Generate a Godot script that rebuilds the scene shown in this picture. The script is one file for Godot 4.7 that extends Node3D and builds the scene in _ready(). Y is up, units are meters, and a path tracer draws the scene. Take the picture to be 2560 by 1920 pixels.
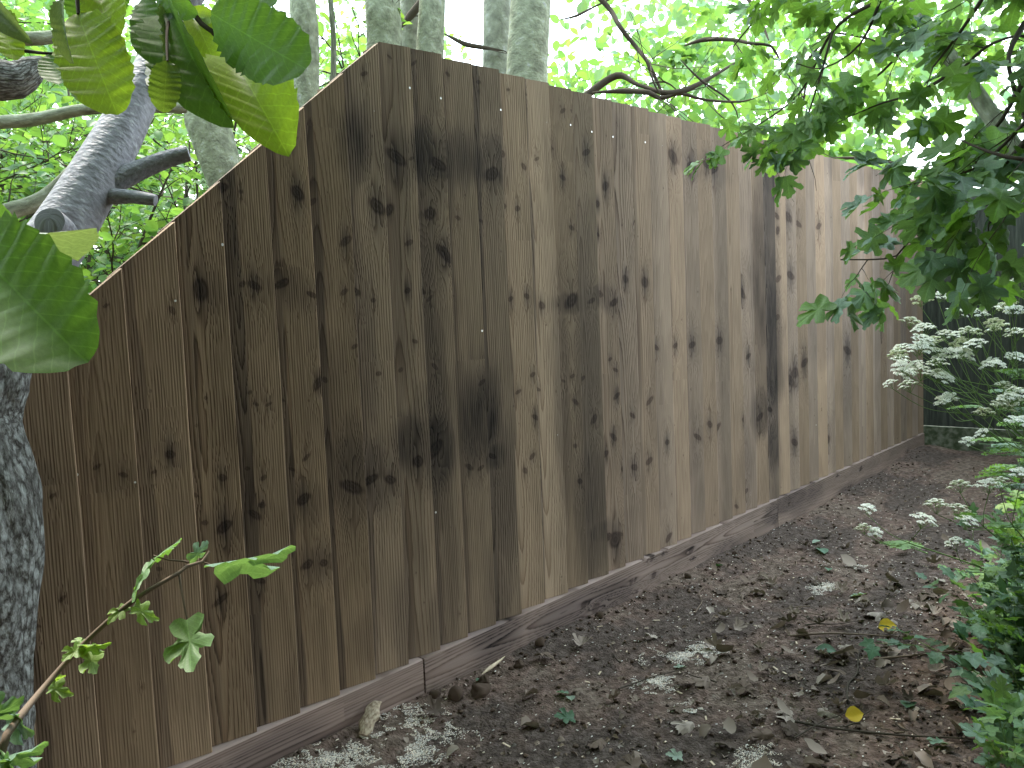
extends Node3D
# A new close-board fence in a wood. The fence face is the plane z = 0, x runs along it, y is up, metres.

const KNOTS := [0.963, 1.226, 0.0188, 0.90, 1.071, 1.240, 0.0082, 0.70, 1.100, 1.236, 0.0135, 0.80, 1.183, 1.241, 0.0171, 0.90, 1.264, 1.212, 0.0100, 0.80, 0.739, 1.191, 0.0051, 0.70, 0.881, 1.178, 0.0067, 0.70, 0.958, 0.967, 0.0052, 0.70, 1.072, 0.970, 0.0063, 0.70, 1.084, 0.939, 0.0063, 0.70, 1.117, 0.936, 0.0071, 0.70, 1.167, 0.942, 0.0073, 0.70, 1.269, 0.979, 0.0141, 0.70, 1.299, 0.983, 0.0079, 0.70, 0.856, 0.844, 0.0116, 0.70, 0.819, 0.809, 0.0065, 0.70, 0.747, 0.815, 0.0072, 0.70, 0.696, 0.840, 0.0065, 0.70, 0.569, 0.841, 0.0088, 0.70, 0.602, 0.794, 0.0061, 0.70, 0.986, 0.768, 0.0118, 0.70, 1.054, 0.779, 0.0069, 0.70, 1.093, 0.750, 0.0084, 0.70, 1.182, 0.757, 0.0075, 0.70, 1.222, 0.783, 0.0084, 0.70, 0.918, 0.737, 0.0075, 0.70, 1.207, 0.673, 0.0176, 0.85, 1.084, 0.681, 0.0091, 0.80, 0.936, 0.666, 0.0083, 0.70, 0.982, 0.648, 0.0161, 0.85, 1.062, 0.661, 0.0134, 0.70, 0.960, 0.469, 0.0143, 0.80, 1.068, 0.488, 0.0126, 0.70, 1.207, 0.496, 0.0168, 0.80, 1.251, 0.491, 0.0142, 0.80, 0.814, 0.582, 0.0060, 0.70, 0.604, 0.572, 0.0052, 0.70, 0.556, 0.526, 0.0050, 0.70, 1.242, 1.614, 0.0097, 0.70, 1.187, 1.607, 0.0066, 0.70, 1.037, 1.474, 0.0162, 0.90, 1.081, 1.467, 0.0062, 0.70, 1.241, 1.477, 0.0166, 0.90, 1.293, 1.460, 0.0085, 0.70, 1.587, 1.608, 0.0253, 0.80, 1.634, 1.609, 0.0085, 0.70, 1.745, 1.604, 0.0250, 0.95, 1.983, 1.600, 0.0238, 0.90, 2.047, 1.674, 0.0104, 0.70, 2.130, 1.640, 0.0108, 0.70, 2.208, 1.674, 0.0099, 0.70, 2.291, 1.728, 0.0130, 0.70, 2.486, 1.729, 0.0171, 0.70, 2.345, 1.625, 0.0120, 0.70, 2.607, 1.618, 0.0165, 0.70, 2.563, 1.549, 0.0117, 0.70, 2.378, 1.448, 0.0108, 0.70, 2.415, 1.437, 0.0095, 0.70, 2.556, 1.435, 0.0117, 0.70, 2.788, 1.492, 0.0145, 0.70, 1.497, 1.460, 0.0241, 0.95, 1.554, 1.457, 0.0165, 0.80, 1.710, 1.456, 0.0206, 0.90, 1.823, 1.450, 0.0094, 0.70, 1.612, 1.363, 0.0121, 0.70, 1.660, 1.362, 0.0105, 0.70, 1.379, 1.358, 0.0149, 0.70, 1.753, 1.336, 0.0198, 0.90, 2.044, 1.502, 0.0092, 0.70, 2.097, 1.498, 0.0107, 0.70, 1.931, 1.447, 0.0088, 0.70, 1.479, 1.825, 0.0086, 0.70, 1.580, 1.892, 0.0064, 0.70, 1.679, 1.894, 0.0067, 0.70, 1.811, 1.887, 0.0071, 0.70, 1.944, 1.886, 0.0076, 0.70, 2.079, 1.887, 0.0069, 0.70, 2.171, 1.889, 0.0072, 0.70, 2.359, 1.861, 0.0106, 0.70, 2.406, 1.857, 0.0080, 0.70, 1.367, 1.219, 0.0098, 0.70, 1.417, 1.221, 0.0153, 0.80, 1.470, 1.196, 0.0078, 0.70, 1.600, 1.223, 0.0121, 0.70, 1.667, 1.223, 0.0116, 0.70, 1.696, 1.201, 0.0078, 0.70, 1.765, 1.317, 0.0112, 0.90, 1.391, 1.069, 0.0092, 0.70, 1.616, 1.073, 0.0094, 0.70, 1.474, 0.987, 0.0088, 0.70, 1.563, 0.991, 0.0083, 0.70, 1.702, 0.991, 0.0089, 0.70, 1.884, 0.928, 0.0109, 0.70, 1.359, 0.679, 0.0271, 0.85, 1.434, 0.687, 0.0203, 0.90, 1.496, 0.677, 0.0175, 0.80, 1.605, 0.713, 0.0186, 0.85, 1.690, 0.741, 0.0208, 0.95, 1.824, 0.661, 0.0128, 0.70, 1.867, 0.652, 0.0109, 0.70, 1.934, 0.680, 0.0147, 0.90, 2.055, 1.196, 0.0118, 0.70, 2.120, 1.204, 0.0121, 0.70, 2.206, 1.171, 0.0126, 0.70, 2.363, 1.185, 0.0272, 0.90, 2.292, 1.176, 0.0132, 0.70, 2.485, 1.184, 0.0158, 0.70, 2.554, 1.213, 0.0179, 0.70, 2.627, 1.176, 0.0201, 0.90, 2.720, 1.268, 0.0159, 0.70, 2.852, 1.256, 0.0185, 0.70, 2.135, 0.935, 0.0110, 0.70, 2.174, 0.880, 0.0100, 0.70, 2.072, 0.881, 0.0095, 0.70, 2.139, 0.786, 0.0124, 0.70, 2.118, 0.652, 0.0098, 0.70, 2.086, 0.607, 0.0109, 0.70, 2.164, 0.607, 0.0087, 0.70, 2.357, 0.912, 0.0122, 0.70, 2.315, 0.898, 0.0092, 0.70, 2.430, 0.898, 0.0112, 0.70, 2.366, 0.818, 0.0123, 0.70, 2.480, 0.741, 0.0160, 0.70, 2.361, 0.655, 0.0095, 0.70, 2.377, 0.521, 0.0139, 0.70, 2.599, 0.959, 0.0088, 0.70, 2.629, 0.915, 0.0106, 0.70, 2.629, 0.815, 0.0122, 0.70, 2.604, 0.657, 0.0137, 0.70, 2.561, 0.596, 0.0150, 0.70, 2.656, 0.523, 0.0157, 0.70, 2.736, 0.517, 0.0179, 0.70, 2.850, 0.525, 0.0188, 0.70, 2.736, 0.725, 0.0111, 0.70, 2.862, 0.772, 0.0152, 0.70, 2.930, 0.988, 0.0137, 0.70, 3.077, 0.988, 0.0145, 0.70, 2.981, 0.585, 0.0141, 0.70, 3.959, 0.619, 0.0201, 0.90, 3.838, 0.594, 0.0219, 0.70, 3.683, 1.214, 0.0230, 0.70, 3.727, 0.905, 0.0160, 0.70, 3.657, 0.599, 0.0206, 0.70, 3.212, 0.984, 0.0194, 0.70, 3.455, 0.993, 0.0213, 0.70, 3.353, 0.616, 0.0185, 0.70, 3.430, 0.590, 0.0167, 0.70, 3.234, 0.574, 0.0156, 0.70, 4.077, 1.281, 0.0263, 0.70, 4.225, 1.299, 0.0276, 0.70, 4.069, 1.086, 0.0179, 0.70, 4.246, 0.785, 0.0311, 0.70, 4.205, 0.750, 0.0247, 0.70, 4.365, 0.831, 0.0291, 0.70, 4.987, 0.864, 0.0352, 0.70, 5.570, 0.983, 0.0368, 0.70, 4.233, 0.415, 0.0251, 0.70, 4.689, 0.363, 0.0324, 0.70, 4.176, 1.795, 0.0212, 0.70, 4.207, 1.603, 0.0273, 0.70, 4.195, 1.783, 0.0184, 0.70, 4.330, 1.575, 0.0254, 0.70, 4.592, 1.577, 0.0242, 0.70, 4.075, 1.601, 0.0177, 0.70, 4.081, 1.526, 0.0150, 0.70, 3.222, 1.759, 0.0172, 0.90, 3.243, 1.760, 0.0214, 0.95, 3.163, 1.758, 0.0128, 0.70, 3.371, 1.779, 0.0203, 0.70, 3.446, 1.767, 0.0231, 0.90, 3.094, 1.784, 0.0241, 0.70, 2.601, 0.253, 0.0288, 0.80, 2.562, 0.270, 0.0167, 0.80, 2.623, 0.269, 0.0139, 0.70, 3.683, 0.244, 0.0184, 0.70, 3.583, 0.191, 0.0130, 0.70, 2.979, 0.179, 0.0161, 0.70]
const STAINS := [1.435, 1.637, 0.053, 0.104, 1.00, 1.493, 1.667, 0.021, 0.067, 0.35, 1.587, 1.606, 0.064, 0.080, 0.60, 1.684, 1.629, 0.055, 0.089, 1.00, 1.781, 1.622, 0.062, 0.073, 0.75, 1.845, 1.639, 0.060, 0.074, 0.70, 1.914, 1.632, 0.037, 0.076, 0.85, 1.996, 1.646, 0.066, 0.077, 0.60, 1.983, 1.594, 0.057, 0.026, 0.70, 1.750, 1.580, 0.068, 0.019, 0.90, 0.962, 1.216, 0.046, 0.052, 0.75, 1.102, 1.235, 0.068, 0.030, 0.50, 1.193, 1.236, 0.038, 0.046, 0.80, 1.270, 1.204, 0.043, 0.044, 0.70, 0.960, 1.305, 0.018, 0.113, 0.35, 1.360, 0.723, 0.066, 0.122, 0.95, 1.367, 0.822, 0.041, 0.067, 0.60, 1.435, 0.699, 0.052, 0.103, 0.90, 1.497, 0.689, 0.054, 0.070, 0.60, 1.592, 0.769, 0.079, 0.083, 1.00, 1.690, 0.741, 0.067, 0.117, 1.00, 1.664, 0.833, 0.049, 0.109, 0.60, 1.905, 0.818, 0.064, 0.143, 1.00, 1.842, 0.799, 0.065, 0.154, 0.80, 1.802, 0.868, 0.044, 0.126, 0.40, 1.934, 0.680, 0.057, 0.053, 0.90, 1.895, 0.923, 0.045, 0.065, 0.50, 1.416, 1.142, 0.030, 0.290, 0.55, 1.443, 1.029, 0.031, 0.226, 0.50, 1.677, 1.159, 0.036, 0.289, 0.50, 1.693, 0.891, 0.043, 0.245, 0.50, 1.567, 1.254, 0.021, 0.349, 0.30, 1.270, 1.114, 0.028, 0.138, 0.40, 1.295, 0.930, 0.052, 0.194, 0.45, 0.973, 0.647, 0.053, 0.039, 0.50, 1.213, 0.661, 0.055, 0.053, 0.50, 1.251, 0.494, 0.038, 0.054, 0.80, 1.048, 0.488, 0.033, 0.061, 0.40, 1.967, 0.557, 0.059, 0.227, 0.50, 1.926, 0.200, 0.050, 0.201, 0.35, 2.388, 1.175, 0.121, 0.041, 0.70, 2.536, 1.203, 0.119, 0.039, 0.60, 2.637, 1.172, 0.070, 0.040, 0.60, 2.444, 0.892, 0.074, 0.493, 0.50, 2.299, 0.832, 0.046, 0.433, 0.45, 2.443, 0.440, 0.085, 0.257, 0.70, 2.486, 0.308, 0.087, 0.046, 0.80, 3.938, 1.670, 0.099, 0.217, 0.70, 4.010, 1.795, 0.092, 0.139, 0.90, 3.879, 1.275, 0.106, 0.396, 0.90, 4.002, 1.013, 0.093, 0.367, 0.95, 3.994, 0.810, 0.102, 0.184, 1.00, 3.839, 0.621, 0.097, 0.120, 1.00, 3.979, 0.442, 0.074, 0.123, 0.70, 3.818, 0.842, 0.061, 0.119, 0.50, 3.103, 1.788, 0.065, 0.067, 0.50, 3.266, 1.764, 0.177, 0.048, 0.45, 3.442, 1.756, 0.151, 0.054, 0.40, 2.950, 1.786, 0.048, 0.081, 0.30, 2.699, 1.832, 0.038, 0.076, 0.30, 5.445, 1.838, 0.115, 0.224, 0.70, 5.514, 1.744, 0.102, 0.202, 0.70, 5.593, 2.053, 0.067, 0.152, 0.90, 5.540, 1.289, 0.164, 0.513, 0.55, 5.858, 2.031, 0.080, 0.105, 0.60, 5.808, 1.450, 0.242, 0.584, 0.60, 6.089, 1.294, 0.190, 0.719, 0.60, 5.276, 1.945, 0.068, 0.097, 0.50, 4.779, 1.961, 0.047, 0.090, 0.40, 3.207, 0.512, 0.048, 0.160, 0.50, 3.685, 0.384, 0.067, 0.196, 0.50, 3.232, 0.310, 0.042, 0.108, 0.40, 2.898, 0.773, 0.036, 0.199, 0.30, 4.633, 0.945, 0.173, 0.135, 0.30, 5.120, 1.044, 0.092, 0.389, 0.40, 4.985, 0.762, 0.089, 0.288, 0.40, 4.255, 0.748, 0.071, 0.064, 0.50, 0.857, 0.833, 0.038, 0.037, 0.40, 0.746, 0.804, 0.053, 0.036, 0.30, 0.696, 0.831, 0.042, 0.026, 0.30, 0.570, 0.834, 0.038, 0.025, 0.40, 0.683, 1.195, 0.033, 0.170, 0.25, 0.769, 0.524, 0.036, 0.201, 0.25, 0.669, 0.463, 0.033, 0.176, 0.30, 1.139, 0.119, 0.036, 0.128, 0.40, 1.042, 0.240, 0.027, 0.143, 0.40, 1.397, 0.232, 0.042, 0.092, 0.40, 1.516, 0.243, 0.036, 0.143, 0.40, 1.657, 0.200, 0.036, 0.124, 0.40]
const NAILS := [0.892, 1.200, 0.656, 0.829, 0.769, 0.795, 1.505, 1.726, 1.640, 1.813, 1.267, 1.531, 1.763, 1.804, 2.025, 1.810, 2.259, 1.804, 2.392, 1.814, 2.517, 1.807, 2.648, 1.806, 2.875, 1.815, 3.000, 1.818, 1.018, 1.334, 1.135, 0.804, 1.895, 1.094, 2.016, 1.078, 2.256, 0.710, 1.675, 0.543, 4.507, 0.475, 3.395, 1.825, 3.503, 1.815, 1.065, 0.139, 1.654, -0.093]
const HAZEL_LEAVES := [
	[Vector3(0.331, 1.433, 1.021), Vector3(0.318, 1.331, 1.107), Vector3(-0.654, 0.533, 0.536), 0.0593, 0],
	[Vector3(0.370, 1.492, 0.968), Vector3(0.350, 1.423, 1.043), Vector3(-0.333, 0.739, 0.586), 0.0390, 0],
	[Vector3(0.385, 1.455, 1.048), Vector3(0.365, 1.381, 1.093), Vector3(-0.642, 0.517, 0.566), 0.0301, 1],
	[Vector3(0.383, 1.422, 1.108), Vector3(0.357, 1.310, 1.210), Vector3(-0.905, 0.381, 0.189), 0.0459, 1],
	[Vector3(0.383, 1.431, 1.093), Vector3(0.353, 1.330, 1.175), Vector3(-0.973, 0.144, -0.178), 0.0269, 3],
	[Vector3(0.337, 1.351, 1.185), Vector3(0.322, 1.307, 1.202), Vector3(-0.408, 0.461, 0.788), 0.0233, 4],
	[Vector3(0.427, 1.438, 1.065), Vector3(0.418, 1.383, 1.120), Vector3(-0.484, 0.659, 0.576), 0.0354, 0],
	[Vector3(0.397, 1.413, 1.154), Vector3(0.400, 1.336, 1.284), Vector3(-0.994, 0.080, 0.070), 0.0582, 1],
	[Vector3(0.429, 1.384, 1.132), Vector3(0.407, 1.293, 1.237), Vector3(-0.619, 0.651, 0.439), 0.0657, 0],
	[Vector3(0.433, 1.450, 1.055), Vector3(0.434, 1.434, 1.103), Vector3(-0.939, -0.331, -0.094), 0.0157, 0],
	[Vector3(0.383, 1.454, 1.075), Vector3(0.383, 1.414, 1.138), Vector3(-0.989, -0.127, -0.077), 0.0220, 1],
	[Vector3(0.303, 1.428, 1.065), Vector3(0.283, 1.371, 1.094), Vector3(-0.863, 0.431, 0.263), 0.0166, 3],
	[Vector3(0.274, 1.434, 0.988), Vector3(0.266, 1.378, 1.031), Vector3(-0.496, 0.565, 0.659), 0.0244, 0],
	[Vector3(0.205, 1.371, 1.187), Vector3(0.196, 1.328, 1.256), Vector3(-0.890, 0.430, 0.152), 0.0184, 3],
	[Vector3(0.349, 1.431, 0.893), Vector3(0.345, 1.387, 0.923), Vector3(-0.544, 0.502, 0.672), 0.0301, 1],
	[Vector3(0.381, 1.452, 0.852), Vector3(0.376, 1.386, 0.897), Vector3(-0.944, 0.237, 0.230), 0.0246, 3],
	[Vector3(0.363, 1.495, 0.931), Vector3(0.359, 1.452, 0.960), Vector3(-0.451, 0.538, 0.713), 0.0278, 1],
	[Vector3(0.466, 1.483, 1.043), Vector3(0.465, 1.455, 1.075), Vector3(-0.859, 0.388, 0.334), 0.0196, 0],
	[Vector3(0.407, 1.520, 0.917), Vector3(0.389, 1.477, 0.931), Vector3(0.181, 0.233, 0.955), 0.0444, 1],
	[Vector3(0.502, 1.507, 1.049), Vector3(0.510, 1.464, 1.093), Vector3(-0.959, 0.085, 0.271), 0.0334, 1]]
const HAZEL_LOW_LEAVES := [
	[Vector3(0.181, 1.195, 1.180), Vector3(0.183, 1.117, 1.339), Vector3(-0.790, 0.546, 0.278), 0.0769, 1],
	[Vector3(0.202, 1.209, 1.113), Vector3(0.239, 1.182, 1.216), Vector3(-0.632, -0.775, 0.025), 0.0429, 3],
	[Vector3(0.183, 1.183, 1.155), Vector3(0.189, 1.136, 1.240), Vector3(-0.280, 0.829, 0.484), 0.0466, 3],
	[Vector3(0.216, 1.242, 1.066), Vector3(0.224, 1.201, 1.137), Vector3(-0.889, 0.351, 0.295), 0.0342, 1]]
const SPRIG_LEAVES := [
	[Vector3(0.328, 0.911, 1.105), Vector3(0.293, 0.887, 1.129), Vector3(-0.585, 0.810, -0.040), 0.0214, 5],
	[Vector3(0.328, 0.911, 1.105), Vector3(0.357, 0.924, 1.106), Vector3(0.250, -0.645, 0.722), 0.0163, 5],
	[Vector3(0.360, 0.902, 1.111), Vector3(0.385, 0.915, 1.108), Vector3(0.129, -0.011, 0.992), 0.0167, 6],
	[Vector3(0.375, 0.896, 1.128), Vector3(0.418, 0.912, 1.203), Vector3(-0.595, -0.644, 0.481), 0.0445, 6],
	[Vector3(0.336, 0.860, 1.149), Vector3(0.317, 0.824, 1.192), Vector3(-0.480, 0.761, 0.437), 0.0459, 5],
	[Vector3(0.296, 0.878, 1.119), Vector3(0.275, 0.872, 1.126), Vector3(-0.072, 0.845, 0.530), 0.0167, 4],
	[Vector3(0.299, 0.878, 1.122), Vector3(0.299, 0.875, 1.166), Vector3(-0.812, 0.583, 0.031), 0.0207, 4],
	[Vector3(0.258, 0.851, 1.110), Vector3(0.238, 0.846, 1.119), Vector3(0.077, 0.784, 0.616), 0.0176, 4],
	[Vector3(0.258, 0.852, 1.109), Vector3(0.260, 0.857, 1.097), Vector3(0.241, 0.894, 0.378), 0.0138, 4],
	[Vector3(0.259, 0.851, 1.112), Vector3(0.262, 0.861, 1.158), Vector3(-0.922, -0.363, 0.135), 0.0148, 4],
	[Vector3(0.261, 0.848, 1.114), Vector3(0.254, 0.834, 1.151), Vector3(-0.421, 0.874, 0.242), 0.0228, 4],
	[Vector3(0.229, 0.826, 1.111), Vector3(0.231, 0.826, 1.143), Vector3(-0.858, 0.509, 0.069), 0.0197, 4],
	[Vector3(0.229, 0.829, 1.111), Vector3(0.243, 0.828, 1.111), Vector3(-0.023, -0.422, 0.906), 0.0107, 4],
	[Vector3(0.190, 0.825, 1.143), Vector3(0.188, 0.826, 1.199), Vector3(-0.964, 0.264, -0.042), 0.0301, 6],
	[Vector3(0.169, 0.831, 1.149), Vector3(0.181, 0.846, 1.190), Vector3(-0.817, -0.422, 0.394), 0.0237, 6],
	[Vector3(0.167, 0.808, 1.179), Vector3(0.188, 0.826, 1.229), Vector3(-0.600, -0.644, 0.474), 0.0264, 6],
	[Vector3(0.169, 0.813, 1.181), Vector3(0.169, 0.818, 1.239), Vector3(-0.808, 0.587, -0.055), 0.0158, 5]]
const REACHING_LEAVES := [
	[Vector3(2.175, 1.282, 1.184), Vector3(2.067, 1.260, 1.144), Vector3(-0.335, 0.822, 0.461), 0.0723, 6],
	[Vector3(2.048, 1.276, 1.121), Vector3(1.990, 1.223, 1.124), Vector3(-0.645, 0.708, 0.288), 0.0409, 5],
	[Vector3(2.231, 1.288, 1.243), Vector3(2.151, 1.250, 1.206), Vector3(-0.555, 0.583, 0.594), 0.0650, 5],
	[Vector3(2.200, 1.294, 1.283), Vector3(2.156, 1.234, 1.316), Vector3(-0.760, 0.244, -0.602), 0.0853, 6],
	[Vector3(2.128, 1.223, 1.213), Vector3(2.068, 1.209, 1.179), Vector3(-0.519, 0.283, 0.807), 0.0635, 5],
	[Vector3(2.195, 1.236, 1.211), Vector3(2.177, 1.182, 1.241), Vector3(-0.958, 0.247, -0.143), 0.0497, 6],
	[Vector3(2.254, 1.460, 1.175), Vector3(2.233, 1.406, 1.159), Vector3(-0.935, 0.300, 0.188), 0.0592, 5],
	[Vector3(2.260, 1.404, 1.188), Vector3(2.185, 1.337, 1.189), Vector3(-0.637, 0.710, 0.300), 0.0741, 5],
	[Vector3(2.513, 1.641, 0.697), Vector3(2.489, 1.588, 0.677), Vector3(-0.905, 0.305, 0.295), 0.0684, 5],
	[Vector3(2.503, 1.597, 0.691), Vector3(2.461, 1.570, 0.648), Vector3(-0.615, 0.780, 0.118), 0.0488, 6],
	[Vector3(2.529, 1.596, 0.720), Vector3(2.520, 1.562, 0.713), Vector3(-0.856, 0.145, 0.496), 0.0440, 5],
	[Vector3(2.551, 1.624, 0.741), Vector3(2.577, 1.578, 0.774), Vector3(-0.806, -0.572, -0.151), 0.0537, 6],
	[Vector3(2.521, 1.752, 0.546), Vector3(2.524, 1.671, 0.558), Vector3(-0.902, 0.029, 0.431), 0.0761, 5],
	[Vector3(2.558, 1.709, 0.591), Vector3(2.483, 1.642, 0.665), Vector3(-0.798, 0.396, -0.454), 0.0747, 5],
	[Vector3(2.556, 1.666, 0.667), Vector3(2.581, 1.644, 0.697), Vector3(-0.748, -0.640, 0.174), 0.0597, 6]]
const HAZEL_TWIGS := [
	[Vector3(0.431, 1.507, 1.033), 0.0035, Vector3(0.423, 1.459, 1.059), 0.0030, Vector3(0.426, 1.431, 1.079), 0.0026, Vector3(0.427, 1.419, 1.097), 0.0024, Vector3(0.433, 1.393, 1.121), 0.0020, Vector3(0.448, 1.368, 1.155), 0.0012],
	[Vector3(0.391, 1.473, 1.082), 0.0025, Vector3(0.386, 1.430, 1.095), 0.0018, Vector3(0.358, 1.387, 1.144), 0.0014, Vector3(0.337, 1.351, 1.185), 0.0010],
	[Vector3(0.349, 1.495, 0.975), 0.0025, Vector3(0.331, 1.433, 1.021), 0.0016],
	[Vector3(0.246, 1.453, 1.001), 0.0030, Vector3(0.295, 1.458, 1.009), 0.0025, Vector3(0.325, 1.456, 1.012), 0.0020, Vector3(0.365, 1.487, 0.978), 0.0018],
	[Vector3(0.298, 1.442, 0.837), 0.0030, Vector3(0.336, 1.442, 0.849), 0.0022, Vector3(0.349, 1.431, 0.893), 0.0016, Vector3(0.381, 1.452, 0.852), 0.0012],
	[Vector3(0.395, 1.508, 1.023), 0.0030, Vector3(0.385, 1.455, 1.048), 0.0016],
	[Vector3(0.202, 1.233, 1.110), 0.0030, Vector3(0.203, 1.236, 1.141), 0.0025, Vector3(0.200, 1.230, 1.168), 0.0018]]
const SPRIG_STEM := [
	[Vector3(0.175, 0.827, 1.186), 0.0030, Vector3(0.188, 0.830, 1.170), 0.0028, Vector3(0.224, 0.830, 1.120), 0.0025, Vector3(0.258, 0.851, 1.110), 0.0023, Vector3(0.299, 0.882, 1.122), 0.0022, Vector3(0.343, 0.897, 1.123), 0.0019, Vector3(0.353, 0.900, 1.119), 0.0018, Vector3(0.368, 0.901, 1.120), 0.0016, Vector3(0.378, 0.908, 1.116), 0.0012],
	[Vector3(0.343, 0.896, 1.123), 0.0011, Vector3(0.339, 0.881, 1.135), 0.0010, Vector3(0.336, 0.859, 1.149), 0.0010],
	[Vector3(0.355, 0.904, 1.120), 0.0009, Vector3(0.340, 0.908, 1.111), 0.0008, Vector3(0.328, 0.914, 1.105), 0.0008],
	[Vector3(0.368, 0.901, 1.120), 0.0009, Vector3(0.376, 0.896, 1.129), 0.0008]]
const MAPLE_LIMBS := [
	[Vector3(2.141, 0.905, 1.705), 0.0400, Vector3(2.186, 1.202, 1.574), 0.0320, Vector3(2.290, 1.421, 1.440), 0.0260, Vector3(2.364, 1.558, 1.357), 0.0230, Vector3(2.484, 1.732, 1.246), 0.0210, Vector3(2.644, 1.954, 1.100), 0.0180, Vector3(2.713, 2.185, 1.001), 0.0120],
	[Vector3(1.967, 1.869, 1.706), 0.0120, Vector3(2.230, 1.919, 1.394), 0.0080, Vector3(2.463, 1.968, 1.049), 0.0060, Vector3(2.571, 1.952, 0.873), 0.0045, Vector3(2.590, 1.801, 0.763), 0.0030, Vector3(2.545, 1.718, 0.649), 0.0020, Vector3(2.527, 1.681, 0.560), 0.0015],
	[Vector3(2.420, 1.549, 1.345), 0.0100, Vector3(2.252, 1.445, 1.322), 0.0060, Vector3(2.165, 1.369, 1.266), 0.0040, Vector3(2.155, 1.315, 1.233), 0.0030, Vector3(2.138, 1.241, 1.192), 0.0020, Vector3(2.024, 1.236, 1.100), 0.0015],
	[Vector3(2.091, 1.648, 1.569), 0.0120, Vector3(2.082, 1.499, 1.502), 0.0080, Vector3(2.074, 1.409, 1.429), 0.0050, Vector3(2.066, 1.368, 1.352), 0.0030, Vector3(2.076, 1.340, 1.291), 0.0015],
	[Vector3(2.014, 1.537, 1.646), 0.0120, Vector3(1.919, 1.403, 1.558), 0.0080, Vector3(1.918, 1.328, 1.491), 0.0040, Vector3(1.932, 1.280, 1.438), 0.0020],
	[Vector3(2.177, 1.943, 1.482), 0.0100, Vector3(2.270, 1.866, 1.369), 0.0060, Vector3(2.266, 1.773, 1.301), 0.0040, Vector3(2.268, 1.703, 1.238), 0.0020],
	[Vector3(2.525, 1.747, 1.215), 0.0060, Vector3(2.517, 1.709, 1.136), 0.0040, Vector3(2.545, 1.705, 1.020), 0.0025, Vector3(2.591, 1.697, 0.922), 0.0015],
	[Vector3(2.463, 1.968, 1.049), 0.0050, Vector3(2.468, 1.865, 0.992), 0.0030, Vector3(2.444, 1.815, 0.898), 0.0020, Vector3(2.489, 1.860, 0.795), 0.0015],
	[Vector3(2.372, 1.786, 1.414), 0.0080, Vector3(2.222, 1.671, 1.412), 0.0050, Vector3(2.118, 1.511, 1.465), 0.0030, Vector3(2.073, 1.398, 1.504), 0.0020],
	[Vector3(2.397, 2.084, 0.965), 0.0050, Vector3(2.515, 2.076, 0.799), 0.0040, Vector3(2.525, 2.044, 0.665), 0.0030, Vector3(2.504, 1.964, 0.578), 0.0020],
	[Vector3(2.571, 1.952, 0.873), 0.0040, Vector3(2.474, 1.772, 0.862), 0.0030, Vector3(2.442, 1.679, 0.837), 0.0020, Vector3(2.448, 1.657, 0.772), 0.0012],
	[Vector3(2.243, 1.624, 1.440), 0.0060, Vector3(2.183, 1.508, 1.389), 0.0040, Vector3(2.171, 1.457, 1.308), 0.0030, Vector3(2.167, 1.450, 1.230), 0.0015],
	[Vector3(2.145, 1.553, 1.490), 0.0060, Vector3(2.045, 1.476, 1.465), 0.0040, Vector3(1.982, 1.403, 1.404), 0.0030, Vector3(1.983, 1.389, 1.334), 0.0015],
	[Vector3(2.484, 1.732, 1.246), 0.0050, Vector3(2.417, 1.762, 1.318), 0.0040, Vector3(2.357, 1.757, 1.401), 0.0030, Vector3(2.275, 1.714, 1.465), 0.0015],
	[Vector3(2.644, 1.954, 1.100), 0.0050, Vector3(2.597, 1.853, 1.059), 0.0040, Vector3(2.588, 1.789, 0.983), 0.0030, Vector3(2.571, 1.758, 0.895), 0.0015],
	[Vector3(1.919, 1.403, 1.558), 0.0060, Vector3(1.876, 1.391, 1.513), 0.0040, Vector3(1.887, 1.418, 1.448), 0.0030, Vector3(1.908, 1.454, 1.392), 0.0015]]
const LEANING_TRUNK := [
	[Vector3(0.303, -0.062, 0.124), 0.1500, Vector3(0.347, 0.226, 0.139), 0.1280, Vector3(0.361, 0.370, 0.139), 0.1200, Vector3(0.375, 0.551, 0.133), 0.1120, Vector3(0.398, 0.731, 0.138), 0.1180, Vector3(0.405, 0.839, 0.134), 0.1180, Vector3(0.400, 0.977, 0.113), 0.1070, Vector3(0.426, 1.070, 0.116), 0.1030, Vector3(0.488, 1.163, 0.099), 0.0820, Vector3(0.555, 1.233, 0.075), 0.0640, Vector3(0.623, 1.322, 0.065), 0.0590, Vector3(0.696, 1.427, 0.044), 0.0540, Vector3(0.778, 1.549, 0.015), 0.0490, Vector3(0.846, 1.660, -0.013), 0.0420, Vector3(0.913, 1.777, -0.042), 0.0310, Vector3(0.960, 1.865, -0.059), 0.0260, Vector3(1.032, 1.954, -0.050), 0.0240, Vector3(1.167, 2.163, -0.076), 0.0200, Vector3(1.426, 2.588, -0.138), 0.0120]]
const TRUNK_STUBS := [
	[Vector3(0.737, 1.443, 0.057), 0.0260, Vector3(0.794, 1.476, 0.085), 0.0215, Vector3(0.846, 1.501, 0.109), 0.0185, Vector3(0.882, 1.513, 0.131), 0.0170],
	[Vector3(0.710, 1.417, 0.059), 0.0190, Vector3(0.755, 1.413, 0.109), 0.0145, Vector3(0.774, 1.406, 0.145), 0.0130, Vector3(0.788, 1.401, 0.161), 0.0115],
	[Vector3(0.640, 1.321, 0.083), 0.0300, Vector3(0.607, 1.339, 0.119), 0.0280, Vector3(0.587, 1.347, 0.141), 0.0270],
	[Vector3(0.882, 1.662, 0.027), 0.0140, Vector3(0.871, 1.677, 0.028), 0.0120, Vector3(0.864, 1.688, 0.033), 0.0100]]
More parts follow.
